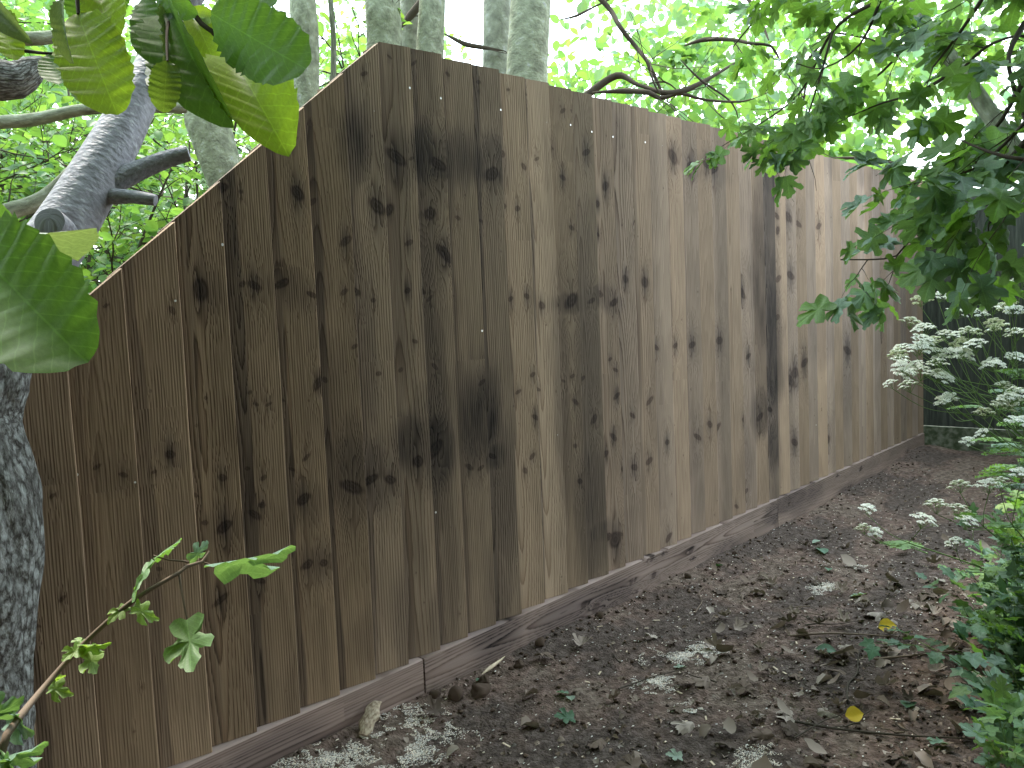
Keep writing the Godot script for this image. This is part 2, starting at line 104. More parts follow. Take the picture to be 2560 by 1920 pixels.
const LEFT_BRANCHES := [
	[Vector3(0.555, 1.745, -0.395), 0.0500, Vector3(0.670, 1.737, -0.344), 0.0470, Vector3(0.702, 1.741, -0.339), 0.0430, Vector3(0.734, 1.770, -0.337), 0.0340, Vector3(0.763, 1.796, -0.324), 0.0120],
	[Vector3(0.795, 1.797, -1.174), 0.0200, Vector3(0.899, 1.823, -1.139), 0.0210, Vector3(0.987, 1.840, -1.119), 0.0210, Vector3(1.116, 1.879, -1.058), 0.0190, Vector3(1.229, 1.897, -1.012), 0.0190, Vector3(1.449, 1.929, -1.000), 0.0220],
	[Vector3(0.541, 1.372, -0.147), 0.0200, Vector3(0.606, 1.403, -0.154), 0.0190, Vector3(0.680, 1.438, -0.152), 0.0180, Vector3(0.761, 1.521, -0.148), 0.0165, Vector3(0.834, 1.610, -0.182), 0.0140, Vector3(0.948, 1.770, -0.269), 0.0100, Vector3(1.094, 2.051, -0.437), 0.0060],
	[Vector3(0.757, 2.022, -0.945), 0.0220, Vector3(0.850, 1.999, -0.842), 0.0200, Vector3(0.956, 2.015, -0.803), 0.0180, Vector3(1.129, 2.104, -0.848), 0.0100]]
const WOOD_TRUNKS := [
	[Vector3(1.846, 0.000, -0.822), 0.0938, Vector3(1.715, 1.444, -1.028), 0.0750, Vector3(1.665, 1.664, -1.106), 0.0720, Vector3(1.625, 1.945, -1.180), 0.0850, Vector3(1.612, 2.039, -1.205), 0.0600, Vector3(1.654, 2.292, -1.335), 0.0500, Vector3(1.750, 2.871, -1.590), 0.0400, Vector3(1.871, 4.715, -1.909), 0.0320, Vector3(2.007, 6.789, -2.267), 0.0160],
	[Vector3(1.886, 0.000, -0.950), 0.0700, Vector3(1.932, 1.796, -0.980), 0.0560, Vector3(1.944, 1.971, -0.987), 0.0550, Vector3(1.969, 2.272, -0.993), 0.0540, Vector3(1.974, 2.432, -1.004), 0.0520, Vector3(2.057, 2.881, -1.112), 0.0480, Vector3(2.198, 4.767, -1.296), 0.0384, Vector3(2.357, 6.888, -1.503), 0.0192],
	[Vector3(2.025, 0.000, -0.956), 0.0175, Vector3(2.078, 1.926, -0.984), 0.0140, Vector3(2.094, 2.155, -0.992), 0.0120, Vector3(2.107, 2.303, -0.994), 0.0110, Vector3(2.112, 2.467, -1.007), 0.0105, Vector3(2.194, 2.928, -1.117), 0.0090, Vector3(2.331, 4.815, -1.299), 0.0072, Vector3(2.485, 6.938, -1.505), 0.0036],
	[Vector3(2.225, 0.000, -0.889), 0.0975, Vector3(2.285, 1.941, -0.910), 0.0780, Vector3(2.315, 2.329, -0.921), 0.0740, Vector3(2.323, 2.497, -0.931), 0.0730, Vector3(2.424, 3.057, -1.031), 0.0680, Vector3(2.565, 4.952, -1.169), 0.0544, Vector3(2.723, 7.085, -1.325), 0.0272],
	[Vector3(2.754, 0.000, -1.361), 0.0750, Vector3(2.824, 2.100, -1.379), 0.0600, Vector3(2.863, 2.565, -1.388), 0.0550, Vector3(2.884, 2.767, -1.388), 0.0540, Vector3(3.014, 3.427, -1.468), 0.0500, Vector3(3.168, 5.326, -1.563), 0.0400, Vector3(3.341, 7.463, -1.669), 0.0200],
	[Vector3(2.409, 0.000, -0.839), 0.0775, Vector3(2.479, 1.957, -0.849), 0.0620, Vector3(2.512, 2.320, -0.854), 0.0590, Vector3(2.536, 2.528, -0.851), 0.0560, Vector3(2.661, 3.101, -0.928), 0.0530, Vector3(2.830, 4.996, -1.031), 0.0424, Vector3(3.020, 7.128, -1.147), 0.0212],
	[Vector3(2.903, 0.000, -0.893), 0.0938, Vector3(2.966, 1.901, -0.908), 0.0750, Vector3(3.003, 2.344, -0.918), 0.0710, Vector3(3.031, 2.671, -0.923), 0.0690, Vector3(3.157, 3.302, -1.005), 0.0660, Vector3(3.311, 5.200, -1.107), 0.0528, Vector3(3.485, 7.336, -1.221), 0.0264],
	[Vector3(2.777, 0.000, -0.579), 0.1225, Vector3(2.833, 1.801, -0.599), 0.0980, Vector3(2.863, 2.193, -0.610), 0.0930, Vector3(2.905, 2.549, -0.604), 0.0890, Vector3(3.046, 3.135, -0.663), 0.0840, Vector3(3.233, 5.029, -0.742), 0.0672, Vector3(3.443, 7.160, -0.831), 0.0336]]
const TANGLE := [
	[Vector3(3.991, 2.395, -0.151), 0.0030, Vector3(3.592, 2.192, -0.265), 0.0160, Vector3(3.550, 2.257, -0.464), 0.0090, Vector3(3.559, 2.340, -0.612), 0.0180, Vector3(3.425, 2.226, -0.744), 0.0200, Vector3(3.322, 2.151, -0.847), 0.0055],
	[Vector3(3.654, 2.892, -0.866), 0.0140, Vector3(3.730, 2.760, -0.769), 0.0140, Vector3(3.678, 2.617, -0.661), 0.0130, Vector3(3.726, 2.510, -0.598), 0.0120, Vector3(3.674, 2.394, -0.494), 0.0100, Vector3(3.709, 2.239, -0.439), 0.0080, Vector3(3.714, 2.209, -0.431), 0.0015],
	[Vector3(3.387, 2.233, -0.638), 0.0040, Vector3(3.495, 2.234, -0.522), 0.0140, Vector3(3.487, 2.195, -0.378), 0.0130, Vector3(3.524, 2.165, -0.335), 0.0110, Vector3(3.591, 2.183, -0.264), 0.0090, Vector3(3.668, 2.149, -0.179), 0.0070, Vector3(3.690, 2.107, -0.002), 0.0050, Vector3(3.756, 2.131, 0.066), 0.0010],
	[Vector3(3.531, 2.167, -0.328), 0.0018, Vector3(3.506, 2.255, -0.365), 0.0060, Vector3(3.595, 2.383, -0.431), 0.0013],
	[Vector3(3.591, 2.183, -0.264), 0.0015, Vector3(3.544, 2.243, -0.322), 0.0050, Vector3(3.464, 2.229, -0.407), 0.0008],
	[Vector3(3.591, 2.183, -0.264), 0.0010, Vector3(3.610, 2.220, -0.248), 0.0030, Vector3(3.597, 2.085, -0.248), 0.0005],
	[Vector3(3.668, 2.149, -0.179), 0.0010, Vector3(3.621, 2.045, -0.070), 0.0030, Vector3(3.667, 1.986, -0.014), 0.0005],
	[Vector3(3.714, 2.445, -0.308), 0.0035, Vector3(3.692, 2.438, -0.185), 0.0120, Vector3(3.689, 2.399, -0.036), 0.0090, Vector3(3.655, 2.344, 0.081), 0.0080, Vector3(3.710, 2.332, 0.142), 0.0060, Vector3(3.735, 2.266, 0.177), 0.0013],
	[Vector3(3.511, 2.294, 0.226), 0.0025, Vector3(3.587, 2.436, 0.145), 0.0090, Vector3(3.639, 2.603, 0.035), 0.0090],
	[Vector3(3.713, 2.779, -1.084), 0.0022, Vector3(3.775, 2.797, -1.020), 0.0080, Vector3(3.839, 2.838, -0.955), 0.0060, Vector3(3.967, 2.919, -0.826), 0.0050],
	[Vector3(2.773, 2.483, -1.034), 0.0032, Vector3(2.833, 2.432, -0.964), 0.0120, Vector3(2.882, 2.414, -0.908), 0.0110, Vector3(2.957, 2.391, -0.824), 0.0020],
	[Vector3(2.702, 2.556, -1.265), 0.0055, Vector3(2.740, 2.612, -1.231), 0.0200, Vector3(2.800, 2.705, -1.176), 0.0180],
	[Vector3(3.289, 2.169, 0.591), 0.0015, Vector3(3.219, 2.081, 0.525), 0.0050, Vector3(3.197, 1.943, 0.517), 0.0040, Vector3(3.167, 1.836, 0.496), 0.0008],
	[Vector3(3.340, 2.221, 0.492), 0.0015, Vector3(3.457, 2.198, 0.621), 0.0050, Vector3(3.539, 2.145, 0.716), 0.0040, Vector3(3.576, 2.071, 0.765), 0.0008],
	[Vector3(3.605, 2.346, -0.268), 0.0022, Vector3(3.662, 2.246, -0.195), 0.0060, Vector3(3.757, 2.124, -0.079), 0.0040, Vector3(3.772, 1.988, -0.048), 0.0005],
	[Vector3(5.568, 2.006, 0.117), 0.0025, Vector3(5.400, 2.049, -0.068), 0.0120, Vector3(5.282, 2.062, -0.197), 0.0025],
	[Vector3(5.661, 2.101, 0.207), 0.0015, Vector3(5.515, 1.997, 0.062), 0.0060, Vector3(5.354, 1.922, 0.044), 0.0013]]
const UMBELS := [
	[Vector3(2.791, 1.141, 1.053), 0.90, Vector3(2.831, 1.152, 1.094), 0.80, Vector3(2.760, 1.074, 1.027), 0.90, Vector3(2.755, 1.100, 1.165), 0.90, Vector3(2.738, 1.048, 1.080), 1.00, Vector3(2.725, 1.035, 1.140), 0.80, Vector3(2.795, 1.092, 1.210), 0.90, Vector3(2.829, 1.108, 1.245), 0.90, Vector3(2.718, 1.034, 1.207), 1.00, Vector3(2.726, 1.044, 1.289), 1.00, Vector3(2.757, 1.030, 1.323), 0.90, Vector3(2.731, 0.975, 1.006), 0.90, Vector3(2.717, 0.988, 1.063), 0.90, Vector3(2.665, 0.918, 1.089), 1.10, Vector3(2.698, 0.910, 1.125), 1.00, Vector3(2.658, 0.893, 1.011), 0.70, Vector3(2.642, 0.883, 1.068), 0.90, Vector3(2.693, 0.976, 1.186), 1.00, Vector3(2.675, 1.000, 1.238), 1.00, Vector3(2.611, 0.847, 1.334), 1.10, Vector3(2.635, 0.862, 1.358), 1.00, Vector3(2.620, 0.815, 1.272), 0.80, Vector3(2.591, 0.837, 1.314), 0.90, Vector3(2.528, 0.752, 1.254), 0.60, Vector3(2.560, 0.772, 1.286), 0.60, Vector3(2.757, 1.229, 1.154), 0.80, Vector3(2.783, 1.249, 1.180), 0.80, Vector3(2.661, 1.177, 1.351), 0.90, Vector3(2.767, 1.148, 1.173), 0.70, Vector3(2.508, 0.805, 1.374), 0.90, Vector3(2.703, 0.952, 1.274), 0.80, Vector3(2.710, 0.964, 1.133), 0.80, Vector3(2.704, 1.015, 1.096), 0.75, Vector3(2.824, 0.908, 0.995), 0.98, Vector3(2.671, 1.068, 1.285), 0.80, Vector3(2.672, 1.016, 1.082), 1.02, Vector3(2.706, 0.885, 1.299), 0.77, Vector3(2.762, 0.937, 1.106), 1.00, Vector3(2.672, 1.108, 1.322), 0.94, Vector3(2.686, 0.991, 1.196), 0.73, Vector3(2.631, 0.875, 1.348), 0.81, Vector3(2.719, 0.958, 1.322), 1.00, Vector3(2.715, 1.009, 1.189), 0.85, Vector3(2.796, 0.943, 1.041), 0.72, Vector3(2.694, 0.941, 1.029), 0.89, Vector3(2.809, 1.029, 1.152), 0.77, Vector3(2.732, 0.981, 1.151), 0.80, Vector3(2.665, 0.905, 1.149), 0.90, Vector3(2.543, 1.104, 1.356), 0.78, Vector3(2.593, 0.952, 1.303), 0.82, Vector3(2.634, 0.999, 1.095), 0.94, Vector3(2.677, 0.842, 1.327), 1.04, Vector3(2.841, 0.946, 0.971), 0.97, Vector3(2.718, 0.837, 1.154), 0.99, Vector3(2.706, 0.986, 1.116), 0.75, Vector3(2.658, 0.837, 1.160), 0.70, Vector3(2.804, 0.990, 0.994), 0.83, Vector3(2.825, 1.012, 1.081), 0.85],
	[Vector3(2.556, 0.609, 1.227), 0.90, Vector3(2.554, 0.616, 1.298), 1.00, Vector3(2.505, 0.553, 1.178), 1.00, Vector3(2.489, 0.554, 1.234), 0.90, Vector3(2.446, 0.533, 1.264), 0.90, Vector3(2.466, 0.648, 1.346), 0.80, Vector3(2.503, 0.667, 1.385), 0.90],
	[Vector3(2.723, 0.474, 0.906), 0.80, Vector3(2.663, 0.422, 0.920), 0.80, Vector3(2.684, 0.414, 0.944), 0.70, Vector3(2.576, 0.486, 1.114), 1.10, Vector3(2.481, 0.460, 1.236), 0.90]]
const YELLOW_LEAVES := [2.877, 0.887, 1.00, 2.202, 1.030, 0.80]
const GREEN_LEAVES := [3.680, 0.374, 1.20, 3.239, 0.711, 0.90, 2.610, 0.847, 1.00, 1.854, 0.338, 0.50, 1.825, 0.373, 0.50, 1.747, 0.445, 0.90, 1.729, 0.072, 0.40, 1.749, 0.792, 0.60, 2.361, 1.139, 0.90, 2.228, 1.273, 0.80, 3.823, 0.258, 0.70, 3.229, 0.102, 0.70, 3.459, 0.481, 0.60, 2.207, 0.495, 0.50]
const SAWDUST := [2.295, 0.456, 0.16, 2.386, 0.493, 0.10, 1.979, 0.686, 0.09, 3.245, 0.550, 0.09, 1.278, 0.081, 0.22, 1.395, 0.125, 0.16, 1.163, 0.098, 0.16, 1.345, 0.233, 0.20, 2.094, 0.493, 0.10, 3.562, 0.578, 0.08, 1.860, 0.949, 0.10]
const BIG_TWIGS := [2.805, 0.852, 0.50, 2.213, 1.170, 0.60, 2.512, 0.946, 0.45, 2.789, 1.085, 0.40, 2.118, 0.477, 0.30, 2.157, 0.991, 0.30, 2.809, 0.234, 0.30, 2.858, 0.735, 0.20]

const PITCH := 0.125
const EDGE0 := 1.5266
const ROWS := 1024
const COLS := 72
const Y0 := 0.04
const YSPAN := 1.96

var rng := RandomNumberGenerator.new()
var used := {}
var nz := FastNoiseLite.new()
var fine := FastNoiseLite.new()
var painted := []
var board_list := []
var M := {}
var LEAF := {}


class MB:
	var v := PackedVector3Array()
	var n := PackedVector3Array()
	var t := PackedVector2Array()
	var i := PackedInt32Array()
	var c := PackedColorArray()
	func add(p: Vector3, nn: Vector3, uv := Vector2.ZERO) -> int:
		v.append(p); n.append(nn); t.append(uv)
		return v.size() - 1
	func tri(a: int, b: int, c: int) -> void:
		if (v[c] - v[a]).cross(v[b] - v[a]).dot(n[a] + n[b] + n[c]) >= 0.0:
			i.append(a); i.append(b); i.append(c)
		else:
			i.append(a); i.append(c); i.append(b)
	func flat4(a: Vector3, b: Vector3, c: Vector3, d: Vector3, out: Vector3, ua := Vector2.ZERO, ub := Vector2.ZERO, uc := Vector2.ZERO, ud := Vector2.ZERO) -> void:
		var nn := (b - a).cross(c - a)
		if nn.length_squared() < 1e-14:
			nn = (c - a).cross(d - a)
		nn = nn.normalized()
		if nn.dot(out) < 0.0:
			nn = -nn
		var k := v.size()
		add(a, nn, ua); add(b, nn, ub); add(c, nn, uc); add(d, nn, ud)
		tri(k, k + 1, k + 2); tri(k, k + 2, k + 3)
	func box(lo: Vector3, hi: Vector3) -> void:
		var c := []
		for k in 8:
			c.append(Vector3(hi.x if k & 1 else lo.x, hi.y if k & 2 else lo.y, hi.z if k & 4 else lo.z))
		for f in [[0, 1, 3, 2, Vector3.FORWARD], [4, 5, 7, 6, Vector3.BACK], [0, 2, 6, 4, Vector3.LEFT], [1, 3, 7, 5, Vector3.RIGHT], [0, 1, 5, 4, Vector3.DOWN], [2, 3, 7, 6, Vector3.UP]]:
			flat4(c[f[0]], c[f[1]], c[f[2]], c[f[3]], f[4])
	func smooth() -> void:
		for k in n.size():
			n[k] = Vector3.ZERO
		for k in range(0, i.size(), 3):
			var g := (v[i[k + 2]] - v[i[k]]).cross(v[i[k + 1]] - v[i[k]])
			n[i[k]] += g; n[i[k + 1]] += g; n[i[k + 2]] += g
		for k in n.size():
			n[k] = n[k].normalized() if n[k].length_squared() > 1e-20 else Vector3.UP
	func done(m: Material) -> ArrayMesh:
		var a := []
		a.resize(Mesh.ARRAY_MAX)
		a[Mesh.ARRAY_VERTEX] = v; a[Mesh.ARRAY_NORMAL] = n; a[Mesh.ARRAY_TEX_UV] = t; a[Mesh.ARRAY_INDEX] = i
		if c.size() == v.size():
			a[Mesh.ARRAY_COLOR] = c
		var r := ArrayMesh.new()
		r.add_surface_from_arrays(Mesh.PRIMITIVE_TRIANGLES, a)
		r.surface_set_material(0, m)
		return r


func L(r: float, g: float, b: float) -> Color:
	return Color(r, g, b).linear_to_srgb()


func numbered(called: String) -> String:
	var k: int = used.get(called, 0)
	used[called] = k + 1
	return called if k == 0 else "%s_%03d" % [called, k]


func tag(o: Node, label := "", category := "", group := "", kind := "") -> Node:
	if label: o.set_meta("label", label)
	if category: o.set_meta("category", category)
	if group: o.set_meta("group", group)
	if kind: o.set_meta("kind", kind)
	return o


func thing(called: String, label: String, category: String, at := Vector3.ZERO, group := "", kind := "") -> Node3D:
	var o := Node3D.new()
	o.name = numbered(called)
	add_child(o)
	o.position = at
	tag(o, label, category, group, kind)
	return o


func part(called: String, mesh: Mesh, parent: Node, tf := Transform3D()) -> MeshInstance3D:
	var o := MeshInstance3D.new()
	o.name = called
	o.mesh = mesh
	parent.add_child(o, true)
	o.transform = tf
	return o


func lone(called: String, mesh: Mesh, tf: Transform3D, label: String, category: String, group := "", kind := "") -> MeshInstance3D:
	var o := MeshInstance3D.new()
	o.name = numbered(called)
	o.mesh = mesh
	add_child(o)
	o.transform = tf
	tag(o, label, category, group, kind)
	return o


func many(called: String, mesh: Mesh, tfs: Array, parent: Node, tint := 0.25, warm := 0.1) -> MultiMeshInstance3D:
	var mm := MultiMesh.new()
	mm.transform_format = MultiMesh.TRANSFORM_3D
	mm.use_colors = true
	mm.mesh = mesh
	mm.instance_count = tfs.size()
	for k in tfs.size():
		mm.set_instance_transform(k, tfs[k])
		var b := 1.0 + rng.randf_range(-tint, tint)
		var w := rng.randf_range(-warm, warm)
		mm.set_instance_color(k, Color(b * (1.0 + w), b, b * (1.0 - w)))
	var o := MultiMeshInstance3D.new()
	o.name = called
	o.multimesh = mm
	parent.add_child(o, true)
	return o


func mat(c: Color, rough := 0.85, spec := 0.4) -> StandardMaterial3D:
	var m := StandardMaterial3D.new()
	m.albedo_color = c
	m.roughness = rough
	m.metallic_specular = spec
	return m


func leaf_mat(c: Color, through := 0.9, rough := 0.5, spec := 0.35) -> StandardMaterial3D:
	var m := mat(c, rough, spec)
	m.backlight_enabled = true
	m.backlight = Color(through * 0.95, through, through * 0.55)
	m.vertex_color_use_as_albedo = true
	m.cull_mode = BaseMaterial3D.CULL_DISABLED
	return m


func noise_tex(w: int, h: int, f: float, ramp: Array, octaves := 5, sd := 1, normal := 0.0, stretch := 1.0) -> NoiseTexture2D:
	var n := FastNoiseLite.new()
	n.seed = sd
	n.frequency = f
	n.fractal_octaves = octaves
	n.noise_type = FastNoiseLite.TYPE_SIMPLEX_SMOOTH
	var t := NoiseTexture2D.new()
	t.width = w
	t.height = h
	t.seamless = true
	t.noise = n
	if normal > 0.0:
		t.as_normal_map = true
		t.bump_strength = normal
	elif ramp.size() > 0:
		var g := Gradient.new()
		var o := PackedFloat32Array()
		var c := PackedColorArray()
		for k in ramp:
			o.append(k[0]); c.append(k[1])
		g.offsets = o
		g.colors = c
		t.color_ramp = g
	return t


# ---------------------------------------------------------------- curves

func curve(flat: Array, step: float) -> Array:
	var p := PackedVector3Array()
	var r := PackedFloat32Array()
	for k in range(0, flat.size(), 2):
		p.append(flat[k]); r.append(flat[k + 1])
	var op := PackedVector3Array()
	var orr := PackedFloat32Array()
	for k in p.size() - 1:
		var a := p[maxi(k - 1, 0)]
		var d := p[mini(k + 2, p.size() - 1)]
		var m := maxi(1, int(p[k].distance_to(p[k + 1]) / step))
		for j in m:
			var u := float(j) / m
			op.append(p[k].cubic_interpolate(p[k + 1], a, d, u))
			orr.append(lerpf(r[k], r[k + 1], u))
	op.append(p[p.size() - 1]); orr.append(r[r.size() - 1])
	return [op, orr]


func tube(mb: MB, p: PackedVector3Array, r: PackedFloat32Array, sides: int, rough := 0.0, freq := 8.0, caps := true) -> void:
	var k0 := mb.v.size()
	var d := (p[1] - p[0]).normalized()
	var x := d.cross(Vector3(0.31, 0.2, 0.93)).normalized()
	var run := 0.0
	for k in p.size():
		var nd := (p[mini(k + 1, p.size() - 1)] - p[maxi(k - 1, 0)]).normalized()
		x = (x - nd * x.dot(nd)).normalized()
		var y := nd.cross(x)
		if k > 0:
			run += p[k].distance_to(p[k - 1])
		for s in sides + 1:
			var a := TAU * s / sides
			var o := x * cos(a) + y * sin(a)
			var q := r[k]
			if rough > 0.0:
				var w := p[k] + o * q
				q *= 1.0 + rough * nz.get_noise_3d(w.x * freq * 10.0, w.y * freq * 3.0, w.z * freq * 10.0) + rough * 0.5 * nz.get_noise_3d(w.x * freq * 30.0, w.y * freq * 14.0, w.z * freq * 30.0)
			mb.add(p[k] + o * q, o, Vector2(float(s) / sides, run))
	var w1 := sides + 1
	for k in p.size() - 1:
		for s in sides:
			var a := k0 + k * w1 + s
			mb.tri(a, a + 1, a + w1)
			mb.tri(a + 1, a + w1 + 1, a + w1)
	if caps:
		for e in [0, p.size() - 1]:
			var nd := (p[0] - p[1]).normalized() if e == 0 else (p[e] - p[e - 1]).normalized()
			var c := mb.add(p[e] + nd * r[e] * 0.15, nd, Vector2(0.5, run * float(e > 0)))
			var first := mb.v.size()
			for s in sides:
				mb.add(mb.v[k0 + e * w1 + s], nd, Vector2(float(s) / sides, run * float(e > 0)))
			for s in sides:
				mb.tri(c, first + s, first + (s + 1) % sides)


func rod(mb: MB, a: Vector3, b: Vector3, ra: float, rb: float, sides := 4) -> void:
	tube(mb, PackedVector3Array([a, b]), PackedFloat32Array([ra, rb]), sides, 0.0, 1.0, false)


func tube_mesh(flat: Array, step: float, sides: int, m: Material, rough := 0.0, freq := 8.0) -> ArrayMesh:
	var mb := MB.new()
	var c := curve(flat, step)
	tube(mb, c[0], c[1], sides, rough, freq)
	if rough > 0.0:
		mb.smooth()
	return mb.done(m)


# ---------------------------------------------------------------- leaves: base at the origin, tip at +y, upper side +z, length 1

func blade(rows: int, widths: Array, tooth: float, fold: float, curl: float, pleat: float, twist := 0.0, sd := 1) -> MB:
	var r := RandomNumberGenerator.new()
	r.seed = sd
	var mb := MB.new()
	for k in rows + 1:
		var u := float(k) / rows
		var f := u * (widths.size() - 1)
		var j := mini(int(f), widths.size() - 2)
		var w: float = lerpf(widths[j], widths[j + 1], smoothstep(0.0, 1.0, f - j) * 0.5 + (f - j) * 0.5)
		for s in [-1.0, -0.5, 0.0, 0.5, 1.0]:
			var ww := w * (1.0 + (tooth * (float(k % 2) - 0.5) + r.randf_range(-tooth, tooth) * 0.4 if absf(s) == 1.0 else 0.0))
			var x: float = s * ww
			var z := absf(x) * fold - curl * u * u + pleat * sin((u * 9.0 + absf(x) * 4.0) * TAU) * absf(s) * w
			z += twist * x * (u - 0.3) + r.randf_range(-1, 1) * 0.006
			mb.add(Vector3(x, u, z), Vector3.BACK, Vector2(0.5 + x, 1.0 - u))
	for k in rows:
		for s in 4:
			var a := k * 5 + s
			mb.tri(a, a + 1, a + 5)
			mb.tri(a + 1, a + 6, a + 5)
	mb.smooth()
	return mb


func lobed(half: Array, centre: Vector2, fold: float, curl: float, sd := 1, jitter := 0.02) -> MB:
	var r := RandomNumberGenerator.new()
	r.seed = sd
	var pts := []
	for q in half:
		pts.append(Vector2(q[0], q[1]) + Vector2(r.randf_range(-1, 1), r.randf_range(-1, 1)) * jitter)
	for k in range(half.size() - 2, 0, -1):
		pts.append(Vector2(-half[k][0], half[k][1]) + Vector2(r.randf_range(-1, 1), r.randf_range(-1, 1)) * jitter)
	var mb := MB.new()
	var bend := r.randf_range(-0.25, 0.25)
	var lift := func(q: Vector2) -> Vector3:
		return Vector3(q.x, q.y, absf(q.x) * fold - curl * (q.y - 0.3) * (q.y - 0.3) - curl * 0.8 * q.x * q.x + bend * q.x * q.y + 0.03 * sin(q.x * 17.0 + q.y * 13.0))
	mb.add(lift.call(centre), Vector3.BACK, Vector2(0.5 + centre.x * 0.7, 1.0 - centre.y))
	var n := pts.size()
	for ring in [0.55, 1.0]:
		for q in pts:
			var w: Vector2 = centre.lerp(q, ring)
			mb.add(lift.call(w), Vector3.BACK, Vector2(0.5 + w.x * 0.7, 1.0 - w.y))
	for k in n:
		var j := (k + 1) % n
		mb.tri(0, 1 + k, 1 + j)
		mb.tri(1 + k, 1 + n + k, 1 + n + j)
		mb.tri(1 + k, 1 + n + j, 1 + j)
	mb.smooth()
	return mb


const MAPLE_HALF := [[0, 0.03], [0.13, -0.03], [0.28, -0.02], [0.38, 0.06], [0.36, 0.17], [0.27, 0.26], [0.23, 0.30], [0.36, 0.38], [0.47, 0.42], [0.55, 0.52], [0.50, 0.60], [0.45, 0.70], [0.34, 0.66], [0.24, 0.60], [0.185, 0.56], [0.2, 0.68], [0.25, 0.78], [0.2, 0.86], [0.11, 0.88], [0.08, 0.97], [0, 1.0]]
const IVY_HALF := [[0, 0.02], [0.12, -0.08], [0.28, -0.06], [0.38, 0.1], [0.3, 0.26], [0.42, 0.38], [0.52, 0.52], [0.36, 0.56], [0.22, 0.64], [0.14, 0.84], [0, 1.0]]


func leaf_tf(p: Vector3, axis: Vector3, nrm: Vector3, size: float, wide := 1.0) -> Transform3D:
	var y := axis.normalized()
	var z := (nrm - y * nrm.dot(y))
	z = z.normalized() if z.length_squared() > 1e-6 else y.cross(Vector3(0.3, 0.5, 0.8)).normalized()
	var x := y.cross(z)
	return Transform3D(Basis(x * size * wide, y * size, z * size), p)


func rv() -> Vector3:
	return Vector3(rng.randf_range(-1, 1), rng.randf_range(-1, 1), rng.randf_range(-1, 1))


# a shoot that wanders, forks and carries leaves; twigs go to mb, leaf transforms to tfs
func grow(mb: MB, tfs: Array, p: Vector3, d: Vector3, length: float, rad: float, level: int, o: Dictionary) -> void:
	var seg: float = o.seg
	var n := maxi(3, int(length / seg))
	seg = length / n
	var pts := PackedVector3Array([p])
	var rr := PackedFloat32Array([rad])
	var side := 1.0
	var left: float = rng.randf() * o.gap
	for k in n:
		d = (d + rv() * o.wander + Vector3(0, o.lift, 0) * (1.0 - float(k) / n)).normalized()
		var q := p + d * seg
		if level > 0 and k > 0 and rng.randf() < o.fork:
			var ax := (Vector3.UP + rv() * 0.5).normalized()
			var cd := d.rotated(ax, side * rng.randf_range(0.5, 1.1))
			grow(mb, tfs, p, cd, length * rng.randf_range(0.35, 0.6) * (1.0 - 0.4 * k / n), rad * 0.55, level - 1, o)
			side = -side
		if level <= o.leafy and k >= 1:
			left -= seg
			while left <= 0.0:
				left += o.gap * rng.randf_range(0.6, 1.4)
				side = -side
				var out := (d * 0.6 + d.cross(Vector3.UP).normalized() * side + Vector3(0, o.hang, 0) + rv() * 0.45).normalized()
				var s: float = o.size * rng.randf_range(0.55, 1.15)
				var at := p + d * rng.randf() * seg + out * s * 0.3
				tfs.append(leaf_tf(at, out + Vector3(0, o.hang, 0), Vector3(0, 1, 0) + rv() * o.tilt, s, rng.randf_range(0.85, 1.1)))
		p = q
		pts.append(p)
		rr.append(rad * (1.0 - 0.75 * float(k + 1) / n))
	if o.leafy >= level:
		tfs.append(leaf_tf(p, d + Vector3(0, o.hang, 0), Vector3.UP + rv() * o.tilt, o.size * rng.randf_range(0.7, 1.1)))
	tube(mb, pts, rr, 5 if rad > 0.006 else 3, 0.0, 1.0, false)


# ---------------------------------------------------------------- wood painted board by board, in metres on the fence

var to8 := PackedByteArray()
var blots := PackedByteArray()
var fibres := PackedByteArray()


func paint_setup() -> void:
	to8.resize(2048)
	for k in 2048:
		to8[k] = clampi(int(pow(k / 2047.0, 0.4545) * 255.0), 0, 255)
	var n := FastNoiseLite.new()
	n.noise_type = FastNoiseLite.TYPE_SIMPLEX_SMOOTH
	n.fractal_octaves = 4
	n.frequency = 0.006
	n.seed = 71
	blots = n.get_image(1024, 1024).get_data()
	n.frequency = 0.011
	n.fractal_octaves = 2
	n.seed = 72
	fibres = n.get_image(1024, 1024).get_data()


